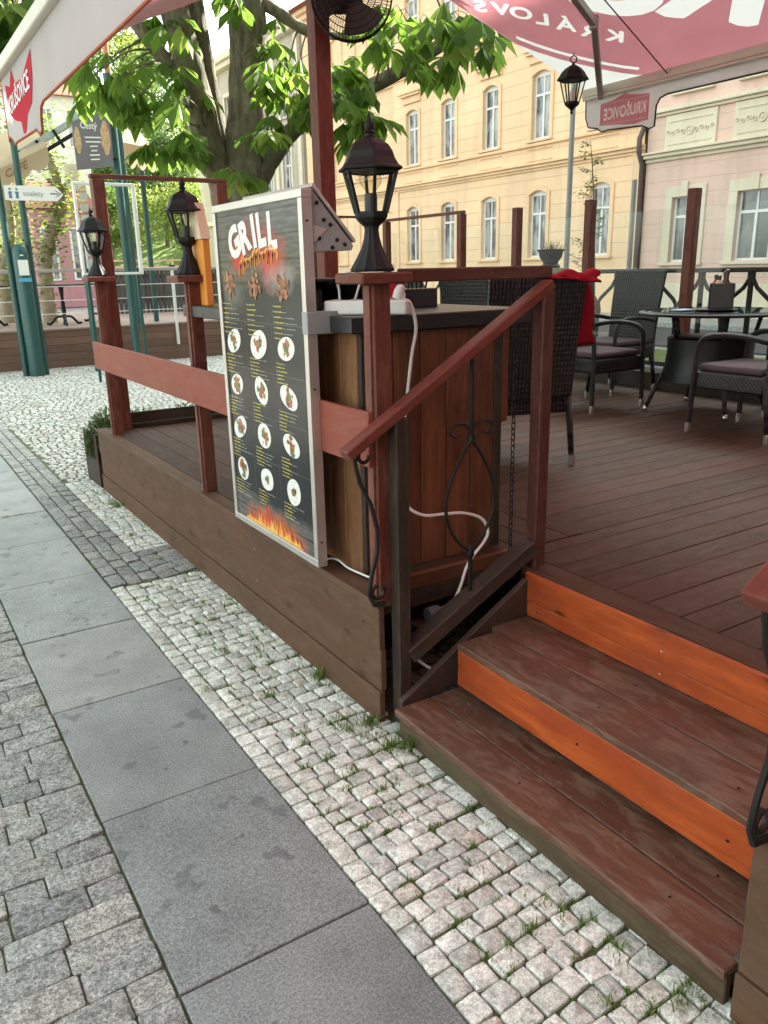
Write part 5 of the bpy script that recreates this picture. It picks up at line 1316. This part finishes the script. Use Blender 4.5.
# grey-cream corner house with a balcony, further up the street
gh = thing('cream_house', (21, 48, 0), 'pale cream corner house with a balcony, far up the street behind the tree', 'house')
GX = 21.2; GW = [(43.2,1.0),(45.6,1.0),(48.2,1.0),(51,1.0),(54,1.0)]
zz_ = ((1.9,4.2),(5.6,8.0),(9.6,11.9))
m = MB(); facade_wall(m, GX, 41.2, 57, 0, 14, [(y-w/2,y+w/2,a,b) for y,w in GW for a,b in zz_]); m.bb(GX+.4, GX+12, 41.21, 56.9, 0, 13.9); m.quad((GX,41.2,0),(GX+12,41.2,0),(GX+12,41.2,14),(GX,41.2,14)); m.build('wall', M_greyc, gh)
m = MB(); course(41.1, 57, GX, [(4.6,4.9,.25),(8.7,8.85,.15),(13.4,13.7,.4),(13.702,14,.6)])
for y in (41.5,44.4,46.9,49.6,52.5): m.bb(GX-.08, GX-.002, y-.2, y+.2, 5.0, 13.3)
m.build('cornice', M_cream, gh, bevel=.02)
for y,w in GW:
    for a,b in zz_: make_window(gh, y, w, a, b, GX, False, M_cream, surround=.2)
m = MB(); m.bb(GX-1.1, GX-.003, 44.6, 49.4, 4.95, 5.1); m.bb(GX-1.1, GX-1.0, 44.6, 49.4, 5.9, 6.0)
for i in range(24): m.lathe([(.03,0),(.07,.15),(.035,.4),(.05,.7),(.03,.79)], 8, (GX-1.05, 44.7+.2*i, 5.11))
m.build('balcony', M_cream, gh, smooth=True, auto=40)
m = MB(); m.prism([(GX-.6,41,14.01),(GX+12.4,41,14.01),(GX+6,41,18)], (0,16.2,0)); m.build('roof', M_roof, gh)

# ------------------------------------------------------------------ river railing behind the terrace: cast-iron posts that branch into a Y
rr = thing('iron_railing', (7.05, 3, .45), 'dark cast-iron railing with branching posts between the terrace and the street', 'railing')
RX = 7.05
m = MB(); m.bb(RX-.04, RX+.04, -6, 6.80, 1.50, 1.545, None, 1); m.bb(RX-.04, RX+.04, 7.1, 13, 1.50, 1.545, None, 1); m.build('top_rail', M_iron, rr, bevel=.008)
m = MB(); m.bb(RX-.03, RX+.03, -6, 13, .56, .6, None, 1); m.build('bottom_rail', M_iron, rr)
m = MB(); y = -5.8; i = 0
while y < 12.8:
    if i % 2 == 0:
        m.tube([(RX,y,.6),(RX,y,1.0),(RX,y,1.1),(RX,y,1.18)], [.03,.028,.042,.03], 8)
        for s in (-1,1): m.tube([(RX,y,1.17),(RX,y+s*.05,1.24),(RX,y+s*.2,1.36),(RX,y+s*.25,1.44),(RX,y+s*.25,1.50)], .02, 7)
    else: m.tube([(RX,y,.6),(RX,y,1.51)], [.026,.026], 8)
    y += .25 if False else .27; i += 1
m.build('balusters', M_iron, rr, smooth=True, auto=45)
m = MB(); m.bb(RX-.12, RX+.12, -6, 13, 0, .555); tag(m.build('railing_plinth', plain('plinth_stone', (.26,.25,.23), .85, var=.2, bump=.3), None, bevel=.01), 'low grey stone plinth under the cast-iron railing', 'plinth')
m = MB(); m.tube([(8.26,7.26,0),(8.26,7.26,2.58)], .03, 10); tag(m.build('grey_post', M_grey, None, smooth=True, auto=40), 'plain grey metal post standing behind the glass screen before the yellow house', 'post')

# ------------------------------------------------------------------ across the plaza: the neighbouring terrace
M_deck2 = wood('neighbour_deck_boards', (.34,.24,.21), dark=.8, rough=.7, wear=.2, wearcol=(.4,.33,.3)); M_skirt2 = wood('neighbour_skirt', (.20,.115,.085), dark=.85, rough=.6, wear=.2, wearcol=(.26,.17,.14))
nd = thing('neighbour_deck', (3, 18, 0), 'low wooden terrace with a brown plank front across the plaza', 'deck')
m = MB()
for i in range(5): m.bb(-4, 8.6, 15.62+.003*(i % 2), 15.66, .0+.135*i, .132+.135*i, None, 0)
m.build('skirting', M_skirt2, nd, bevel=.003)
m = MB(); y = 15.6
while y < 23: m.bb(-4, 8.6, y, y+.142, .665, .695, None, 0); y += .147
m.build('floor_boards', M_deck2, nd)
m = MB(); m.bb(-3.98, 8.58, 15.67, 23, 0, .66); m.build('substructure', M_dark, nd)
nr = thing('white_railing', (3, 15.6, .3), 'white metal railing with thin bars along the terrace across the plaza', 'railing')
for x in [-2.4+1.25*i for i in range(9)]:
    m = MB(); m.bb(x-.025, x+.025, 15.565, 15.612, .28, 1.66); m.build('post', M_whitep, nr)
m = MB(); m.bb(-4, 8.6, 15.56, 15.64, 1.662, 1.72, None, 0); m.build('top_rail', M_alu, nr, bevel=.006)
m = MB()
for z in (.95,1.18,1.42): m.tube([(-4,15.59,z),(8.6,15.59,z)], .008, 6)
m.build('bars', M_whitep, nr)
def bistro(x, y, lab):
    t = thing('bistro_table', (x, y, .695), lab, 'table', 'dark bistro tables on the far terrace'); z = .695
    m = MB(); m.bb(x-.35,x+.35,y-.35,y+.35,z+.72,z+.75); m.build('table_top', M_dark, t, bevel=.006)
    m = MB(); m.lathe([(.04,0),(.03,.1),(.045,.3),(.03,.5),(.05,.72)], 10, (x,y,z)); m.build('column', M_black, t, smooth=True, auto=50)
    for k in range(3):
        a = 2*PI*k/3+.4; m = MB(); m.tube(smooth_path([(x,y,z+.16),(x+.15*math.cos(a),y+.15*math.sin(a),z+.15),(x+.28*math.cos(a),y+.28*math.sin(a),z+.03),(x+.36*math.cos(a),y+.36*math.sin(a),z+.03)]), .024, 7); m.build('leg', M_black, t, smooth=True)
bistro(3.25, 16.6, 'dark bistro table with curled iron legs on the far terrace, by the green pillar'); bistro(4.1, 17.3, 'dark bistro table on the far terrace, deeper in beside the slatted fence'); bistro(2.0, 17.2, 'dark bistro table on the far terrace at the left edge of the view')
wf = thing('slatted_fence', (7, 20, .695), 'dark grey fence of upright timber slats on the far terrace', 'fence')
M_gslat = wood('grey_fence_slat', (.10,.095,.09), dark=.6, rough=.8, wear=.3, wearcol=(.2,.19,.18), tintvar=.3)
m = MB(); x = 5.1
while x < 9.5: m.bb(x, x+.085, 20.0, 20.03, .70, 1.72+rnd.uniform(-.02,.02), None, 2); x += .105
m.build('slats', M_gslat, wf)
m = MB()
for z in (.95,1.5): m.bb(5.1,9.5,20.035,20.08,z,z+.08,None,0)
for x in (5.15,6.6,8.0,9.4): m.bb(x-.06,x+.06,20.09,20.2,.695,1.8,None,2)
m.build('frame', M_dark, wf)
# poles, pillar box and signs between the two terraces
M_green = plain('dark_green_paint', (.02,.075,.07), .4, var=.2, scale=8, spec=.5)
def pole(x, y, z1, r, label, mat=None, z0=0):
    m = MB(); m.tube([(x,y,z0),(x,y,z1)], r, 14); return tag(m.build('green_pole', mat or M_green, None, smooth=True, auto=40), label, 'pole')
pole(2.46, 14.7, 4.7, .052, 'dark green pole right beside the pillar box, nearer the deck'); pole(2.15, 14.72, 4.9, .05, 'dark green pole left of the pillar box at the edge of the view')
o = pole(3.98, 14.5, 4.7, .068, 'thick dark green pole behind the far lantern, carrying the chalk menu sign'); pole(3.3, 14.6, 1.62, .05, 'short thin green pole behind the far lantern post')
m = MB(); m.tube([(4.22,15.3,.7),(4.22,15.3,5.4)], .055, 12); tag(m.build('parasol_pole', plain('orange_brown_pole', (.5,.2,.09), .5), None, smooth=True, auto=40), 'orange-brown parasol pole behind the thick green pole', 'pole')
t = thing('pillar_box', (2.31, 14.6, 0), 'dark green pillar box with a white notice and a blue strip between two poles', 'pillar box')
m = MB(); m.lathe([(.125,0),(.125,1.95),(.11,2.05),(.07,2.1),(.0,2.1)], 20, (2.31,14.62,0)); m.build('body', M_green, t, smooth=True, auto=40)
m = MB(); m.bb(2.235,2.385,14.48,14.491,1.62,1.86); m.build('notice', M_white, t); m = MB(); m.bb(2.215,2.405,14.48,14.488,1.52,1.58); m.build('strip', plain('blue_strip', (.1,.35,.55), .4), t)
m = MB(); m.bb(2.28,2.33,14.48,14.488,1.92,1.94); m.build('label_plate', M_white, t)
t = thing('direction_sign', (2.65, 14.6, 2.87), 'white direction sign with two small figures and an arrow on the green pole', 'sign')
m = MB(); m.add([V(p) for p in ((2.2,14.55,2.76),(2.98,14.55,2.76),(3.08,14.55,2.86),(2.98,14.55,2.98),(2.2,14.55,2.98))], [(0,1,2,3,4)]); m.prism([(2.2,14.552,2.76),(2.98,14.552,2.76),(3.08,14.552,2.86),(2.98,14.552,2.98),(2.2,14.552,2.98)], (0,.012,0)); pb = m.build('panel', M_white, t)
ki = plain('sign_ink', (.03,.04,.06), .5); m = MB()
def facing(vs, fs, x, z, sx=1, y=14.546): m.add([V((x+p.x*sx, y, z+p.y)) for p in vs], fs)
for xx in (2.28, 2.38):
    m.add([V((xx+dx_,14.546,2.79+dz_)) for dx_, dz_ in ((-.025,0),(.025,0),(.02,.05),(.03,.10),(-.03,.10),(-.02,.05))], [tuple(range(6))])
    m.add([V((xx+.018*math.cos(2*PI*i/10),14.546,2.925+.018*math.sin(2*PI*i/10))) for i in range(10)], [tuple(range(10))])
m.build('figures', plain('blue_grey_ink', (.12,.2,.3), .5), pb)
m = MB(); facing(*text_geo('toalety', .11, .001)[:2], 2.47, 2.83); m.build('lettering', plain('grey_letter', (.35,.36,.4), .5), pb)
m = MB(); m.add([V(p) for p in ((2.88,14.546,2.862),(3.0,14.546,2.862),(3.0,14.546,2.878),(2.88,14.546,2.878))], [(0,1,2,3)]); m.add([V(p) for p in ((2.95,14.545,2.92),(3.03,14.545,2.87),(2.95,14.545,2.82),(2.965,14.545,2.82),(3.05,14.545,2.87),(2.965,14.545,2.92))], [(0,1,4,5),(1,2,3,4)]); m.build('arrow', ki, pb)
t = thing('chalk_sign', (3.6, 14.4, 3.2), 'grey menu sign with pictures of ice cream hung high on the thick green pole', 'sign')
m = MB(); pts = [(3.30,3.22),(3.88,3.30),(3.90,3.98),(3.78,4.08),(3.58,4.06),(3.30,3.92)]
m.prism([V((x,14.33,z)) for x, z in pts], (0,.03,0)); pb = m.build('panel', plain('grey_sign_face', (.17,.16,.17), .4, var=.1, scale=5), t)
m = MB(); facing(*text_geo('Cestý', .14, .002)[:2], 3.42, 3.84, .8, 14.326)
for i in range(6): w_ = (.26,.24,.12,.1,.16,.14)[i]; m.add([V((3.6-w_/2,14.326,3.70-.065*i)),V((3.6+w_/2,14.326,3.71-.065*i)),V((3.6+w_/2,14.326,3.73-.065*i)),V((3.6-w_/2,14.326,3.72-.065*i))], [(0,1,2,3)])
m.build('lettering', M_white, pb)
for (cx_, cz_, rx, rz) in ((3.36,3.66,.05,.2),(3.80,3.72,.07,.26)):
    m = MB(); m.add([V((cx_+rx*math.cos(2*PI*i/16)*(1+.15*math.sin(3*i)),14.326,cz_+rz*math.sin(2*PI*i/16))) for i in range(16)], [tuple(range(16))]); m.build('picture', plain('ice_cream_picture', (.55,.36,.2), .5, var=.5, scale=30), pb)
for z_ in (3.4,3.9):
    m = MB(); m.bb(3.86,3.96,14.34,14.42,z_,z_+.03); m.build('bracket', M_black, t)
# white notice case
t = thing('notice_case', (3.3, 12.9, 1.7), 'white-framed notice case behind the far lantern', 'notice case')
m = MB(); 
for (a,b,c,d) in ((2.87,2.905,1.6,2.9),(3.72,3.77,1.6,2.9),(2.905,3.72,2.86,2.9),(2.905,3.72,1.6,1.635)): m.bb(a,b,12.88,12.95,c,d)
m.build('frame', M_whitep, t, bevel=.004)
for x in (2.95,3.70):
    m = MB(); m.bb(x-.018,x+.018,12.96,13.0,0,1.7); m.build('leg', M_green, t); m = MB(); m.bb(2.93,3.72,12.92,12.93,1.66,2.84); m.build('glass', M_screen, t)
m = MB()
for i in range(7): m.bb(2.96,3.07,12.935,12.94,1.72+.155*i,1.83+.155*i)
m.build('notices', plain('paper', (.7,.7,.66), .7), t)
# kiosk with a glass roof edge and cream scalloped awning
ks = thing('kiosk', (3, 18, 0), 'small kiosk with a glazed roof and cream scalloped awnings across the plaza', 'kiosk')
m = MB(); m.prism([(2.55,15.2,3.55),(4.05,15.2,4.45),(4.55,15.2,4.12),(4.5,15.2,4.06),(4.05,15.2,4.36),(2.6,15.2,3.48)], (0,1.6,0)); m.build('roof', plain('roof_glazing', (.4,.44,.45), .25), ks)
m = MB()
for i in range(6): a = i/5; m.beam((2.6+1.45*a,15.19,3.57+.88*a),(2.75+1.45*a,15.19,3.30+.88*a), .04, .04)
m.beam((2.5,15.18,3.28),(4.05,15.18,4.2), .05,.06); m.build('roof_frame', M_black, ks)
def scallop(name, p0, p1, drop, out):
    m = MB(); p0, p1 = V(p0), V(p1); N = 40; vs = []
    for i in range(N+1):
        p = p0+(p1-p0)*(i/N); vs += [p+V((0,1.2,.55)), p, p-V((0,.02,drop*(.75+.25*abs(math.sin(i/N*PI*5)))))]
    m.add(vs, [f for i in range(N) for f in ((3*i,3*i+3,3*i+4,3*i+1),(3*i+1,3*i+4,3*i+5,3*i+2))]); return m.build(name, fabric('cream_canvas', (.62,.5,.33), .5), ks)
a1_ = scallop('awning_canvas', (1.6,14.9,2.95),(3.0,14.9,3.62), .3, 0); scallop('awning_canvas', (4.1,15.6,3.9),(5.0,15.6,3.78), .42, 0)
m = MB(); facing(*text_geo('CAFÉ', .17, .003)[:2], 0, 0, 1, 0)
m.v = [V((2.3+p.x*.9, 14.868, 3.11+p.z+p.x*.43)) for p in m.v]; m.build('lettering', plain('brown_letters', (.3,.17,.08), .6), a1_)
for x in (1.7, 4.9):
    m = MB(); m.tube([(x,16.2,.695),(x,16.2,3.6)], .05, 8); m.build('post', M_green, ks, smooth=True, auto=40)
for x in (1.75,4.3): 
    m = MB(); m.tube([(x,15.25,.695),(x,15.25,3.0 if x < 2 else 4.1)], .04, 8); m.build('post', M_green, ks, smooth=True, auto=40)

# ------------------------------------------------------------------ far left: houses, trees, hill
def simple_house(name, x0, x1, y0, y1, h, wall, trim, cols, rows, roofh, label, roofc=M_roof):
    """house whose front looks to -y; windows cut in as parts"""
    t = thing(name, ((x0+x1)/2, y0, 0), label, 'house')
    m = MB(); m.bb(x0, x1, y0, y1, 0, h); m.build('wall', wall, t)
    W = (x1-x0)/cols; H = h/rows
    for i in range(cols):
        for j in range(rows):
            xc = x0+W*(i+.5); z0 = H*j+H*.3; z1 = z0+H*.5; w_ = min(1.0, W*.4)
            m = MB()
            for (a,b,c,d) in ((xc-w_/2-.1,xc-w_/2,z0-.1,z1+.1),(xc+w_/2,xc+w_/2+.1,z0-.1,z1+.1),(xc-w_/2,xc+w_/2,z1,z1+.1),(xc-w_/2,xc+w_/2,z0-.1,z0),(xc-.04,xc+.04,z0,z1)): m.bb(a,b,y0-.06,y0-.003,c,d)
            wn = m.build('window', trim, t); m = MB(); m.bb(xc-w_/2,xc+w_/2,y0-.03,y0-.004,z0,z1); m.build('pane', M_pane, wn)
    m = MB(); m.prism([(x0-.4,y0-.4,h+.01),(x0-.4,y1+.4,h+.01),(x0-.4,(y0+y1)/2,h+roofh)], (x1-x0+.8,0,0)); rf = m.build('roof', roofc, t)
    m = MB(); m.bb((x0+x1)/2+1,(x0+x1)/2+1.6,(y0+y1)/2-1.2,(y0+y1)/2-.6,h+roofh*.4,h+roofh+.8); m.build('chimney', M_greyc, rf)
    return t
simple_house('white_house', 8.5, 15.2, 62, 74, 13.2, render_mat('white_render', (.78,.76,.72)), M_whitep, 4, 3, 4.0, 'large white house with a red tiled roof far across the plaza')
simple_house('rose_house', 8.0, 10.9, 46, 52, 4.9, render_mat('rose_render', (.55,.27,.30)), M_whitep, 2, 1, 1.6, 'low rose-pink house far off behind the pillar box')
simple_house('terracotta_house', -8, 6.5, 58, 70, 9.5, render_mat('terracotta_render', (.6,.36,.24)), M_whitep, 4, 3, 3.5, 'tall terracotta house at the far left edge behind the green poles')
hm = MB(); NX, NY = 40, 24; vs = []
for j in range(NY+1):
    for i in range(NX+1):
        x = -90+230*i/NX; y = 74+120*j/NY; k = j/NY
        h = 46*math.sin(min(1,k*1.1)*PI*.5)*(.8+.2*math.sin(x*.06+1.2))*min(1, max(0,(x+70)/60)) + 2*math.sin(x*.3+y*.2)
        vs.append((x, y, h*min(1,k*4) - .3 + .6*k))
hm.add(vs, [(j*(NX+1)+i, j*(NX+1)+i+1, (j+1)*(NX+1)+i+1, (j+1)*(NX+1)+i) for j in range(NY) for i in range(NX)])
kh = NT('hill_grass'); w = kh.world()
struct(hm, 'hill', kh.done(kh.pbr(kh.mix(kh.noise(w,.15,6,.6), (.09,.15,.03), (.20,.26,.07)), .95)), smooth=True)
bk = MB(); bk.bb(4, 60, 54, 74, -.5, 1.6); tag(bk.build('river_wall', plain('river_wall_stone', (.2,.19,.18), .9, var=.25, scale=2), None), 'long grey stone river wall below the wooded hill', 'wall')
gb = MB(); gb.sheet(4, 90, 54.5, 80, 1.62); struct(gb, 'river_meadow', kh.mat)
def far_tree_mesh(seed, conifer=False):
    r2 = random.Random(seed); fo = MB(); H = 8.0
    lobes = [(V((r2.gauss(0,1.1), r2.gauss(0,1.1), 3.2+r2.random()*3.6)), r2.uniform(.9,1.7)) for _ in range(11)]
    for i in range(2600):
        c, r_ = r2.choice(lobes); d = V((r2.gauss(0,1), r2.gauss(0,1), r2.gauss(0,1))).normalized()
        p = c+d*r_*r2.random()**.35; a = V((r2.gauss(0,1), r2.gauss(0,1), r2.gauss(0,1))).normalized(); b = a.cross(d); b = b.normalized() if b.length > .05 else V((1,0,0)); s = r2.uniform(.10,.2)
        fo.add([p-a*s, p+b*s*.6, p+a*s, p-b*s*.6], [(0,1,2,3)], r2.random())
    tr_ = MB(); tr_.tube([(0,0,-.3),(.05,0,2),(.1,.1,5.5)], [.22,.16,.05], 8)
    for c, r_ in lobes[:7]: tr_.tube([(.05,.03,2.2), c*.6+V((0,0,1)), c], [.09,.06,.02], 5)
    return fo, tr_
far = []
mats_far = [leafy('far_leaf_yellowgreen', (.10,.15,.02), (.28,.34,.07), .4, .6), leafy('far_leaf_green', (.05,.10,.02), (.15,.22,.045), .4, .6), leafy('far_leaf_deep', (.03,.065,.018), (.09,.15,.035), .35, .6)]
for k in range(3):
    t = thing('hillside_tree', (0,0,0), '', 'tree', 'trees on the wooded hill'); fo, tr_ = far_tree_mesh(20+k); tr_.build('trunk', M_bark, t); fo.build('crown', mats_far[k], t); far.append(t)
r3 = random.Random(5); n = 0; used = [False]*3
labs = ['yellow-green tree with fresh spring leaves on the wooded hill', 'mid-green leafy tree on the wooded hill', 'deep green tree on the wooded hill']
def hill_z(x, y):
    if y < 80: 
        if y < 76: return 1.6
    k = (y-74)/120; h = 46*math.sin(min(1,k*1.1)*PI*.5)*(.8+.2*math.sin(x*.06+1.2))*min(1, max(0,(x+70)/60)) + 2*math.sin(x*.3+y*.2)
    return max(1.6, h*min(1,k*4)-.3+.6*k)
def put_far(x, y, s, k=None):
    k = r3.choice((0,0,1,1,2)) if k is None else k
    o = far[k] if not used[k] else copy_tree(far[k]); used[k] = True
    o.location = (x, y, hill_z(x, y)-.1); o.rotation_euler.z = r3.uniform(0,6.3); o.scale = (s*1.1, s*1.1, s); o['label'] = labs[k]
    return o
for row, (y, s) in enumerate(((78,.8),(84,.95),(91,1.0),(99,1.1),(108,1.15),(118,1.2),(130,1.3))):
    a0, a1 = R(6.0), R(26)
    n = 9
    for i in range(n):
        az = a0+(a1-a0)*(i+r3.uniform(.1,.9))/n
        if row == 0 and R(12) < az < R(20): continue
        put_far(y*math.tan(az), y+r3.uniform(-2.5,2.5), s*r3.uniform(.8,1.25))
# meadow fence on the river bank
t = thing('meadow_fence', (22, 66, 1.6), 'light wooden rail fence on the meadow below the hill', 'fence')
for i in range(14):
    m = MB(); x = 15+i*1.6; m.bb(x-.07,x+.07,64.93,65.07,1.6,2.75); m.build('post', M_deck2, t)
m = MB()
for z in (2.1,2.55): m.bb(14.6,36.2,64.95,65.0,z,z+.12,None,0)
m.build('rail', M_deck2, t)
# ivy-clad tree by the kiosk
def ivy_tree(label, pts, rr, leaves, base, r=.5):
    t = thing('ivy_tree', base, label, 'tree'); m = MB(); sp = smooth_path(pts, 4)
    m.tube(sp, [rr[0]+(rr[1]-rr[0])*i/(len(sp)-1) for i in range(len(sp))], 10); m.build('trunk', plain('pale_bark', (.33,.27,.19), .9, var=.3, bump=.5, scale=9), t, smooth=True)
    f = MB()
    for i in range(leaves):
        c = V(rnd.choice(sp[3:])); d = V((rnd.gauss(0,1), rnd.gauss(0,1), rnd.gauss(0,.8))); p = c+d*r*rnd.uniform(.25,.75); a = rnd.uniform(0,2*PI); e = V((math.cos(a), math.sin(a), rnd.uniform(-.8,.4))).normalized(); sw = e.cross(V((0,0,1))).normalized(); s = rnd.uniform(.06,.13)
        f.add([p, p+e*s*.5+sw*s*.4, p+e*s, p+e*s*.5-sw*s*.4], [(0,1,2,3)], rnd.random())
    f.build('foliage', leafy('ivy_leaf', (.05,.10,.015), (.22,.28,.05), .45), t)
ivy_tree('pale-barked tree wrapped in yellow-green leaves behind the pillar box', [(3.22,17.9,0),(3.22,17.71,1.7),(3.42,17.67,2.4),(3.69,17.62,3.0),(3.61,17.63,3.6),(3.3,17.7,4.6)], (.15,.07), 2200, (3.22,17.9,0), .42)
ivy_tree('smaller leafy tree at the far left edge behind the green poles', [(2.5,18.6,0),(2.55,18.5,1.6),(2.8,18.3,2.6),(2.7,18.3,4.2)], (.16,.06), 1500, (2.5,18.6,0), .55)
ivy_tree('leafy tree rising above the kiosk roof', [(3.2,21,0),(3.4,21,3),(3.9,21,5.2),(4.0,21,7.5)], (.2,.08), 1700, (3.2,21,0), 1.0)

# ------------------------------------------------------------------ sky, sun, camera
AZ, EL = R(69), R(33)
wd = bpy.data.worlds.new('World'); sc.world = wd; wd.use_nodes = True; nt = wd.node_tree; nt.nodes.clear()
sky = nt.nodes.new('ShaderNodeTexSky'); sky.sky_type = 'NISHITA'; sky.sun_disc = False; sky.sun_elevation = EL; sky.sun_rotation = AZ; sky.air_density = 1.0; sky.dust_density = 2.5; sky.ozone_density = 1.0
hs = nt.nodes.new('ShaderNodeHueSaturation'); hs.inputs['Saturation'].default_value = .2
bg = nt.nodes.new('ShaderNodeBackground'); bg.inputs[1].default_value = .15
wo = nt.nodes.new('ShaderNodeOutputWorld')
nt.links.new(sky.outputs[0], hs.inputs['Color']); wbm = nt.nodes.new('ShaderNodeMix'); wbm.data_type = 'RGBA'; wbm.blend_type = 'MULTIPLY'; wbm.inputs[0].default_value = 1.0; wbm.inputs[7].default_value = (.935,1.025,.955,1)
nt.links.new(hs.outputs[0], wbm.inputs[6]); nt.links.new(wbm.outputs[2], bg.inputs[0]); nt.links.new(bg.outputs[0], wo.inputs[0])
sd = bpy.data.lights.new('sun', 'SUN'); sd.energy = 5.0; sd.angle = R(.6); sd.color = (1.0,.93,.82)
so_ = bpy.data.objects.new('sun', sd); COL.objects.link(so_)
S = V((math.sin(AZ)*math.cos(EL), math.cos(AZ)*math.cos(EL), math.sin(EL))); so_.rotation_euler = (-S).to_track_quat('-Z','Y').to_euler(); so_.location = S*60

cd = bpy.data.cameras.new('camera'); cam = bpy.data.objects.new('camera', cd); COL.objects.link(cam); sc.camera = cam
f_px, pitch, head, roll = 800.0, R(16.9), R(32.0), R(-1.25)
cd.sensor_fit = 'VERTICAL'; cd.sensor_height = 32.0; cd.lens = f_px/1024*32.0; cd.clip_end = 1000; cd.clip_start = .05
fwd = V((math.sin(head)*math.cos(pitch), math.cos(head)*math.cos(pitch), -math.sin(pitch))); rgt = V((math.cos(head), -math.sin(head), 0)); up_ = rgt.cross(fwd)
r2_ = rgt*math.cos(roll)+up_*math.sin(roll); u2_ = up_*math.cos(roll)-rgt*math.sin(roll)
cam.matrix_world = Matrix(((r2_.x,u2_.x,-fwd.x,0),(r2_.y,u2_.y,-fwd.y,0),(r2_.z,u2_.z,-fwd.z,1.6),(0,0,0,1)))
vs_ = sc.view_settings; vs_.view_transform = 'Standard'; vs_.look = 'None'; vs_.gamma = 1; vs_.exposure = 2.33; vs_.use_curve_mapping = False
sc.render.resolution_x, sc.render.resolution_y = 768, 1024
sc.cycles.use_denoising = True; sc.cycles.max_bounces = 8; sc.cycles.transparent_max_bounces = 16; sc.cycles.diffuse_bounces = 4; sc.cycles.caustics_reflective = False; sc.cycles.caustics_refractive = False
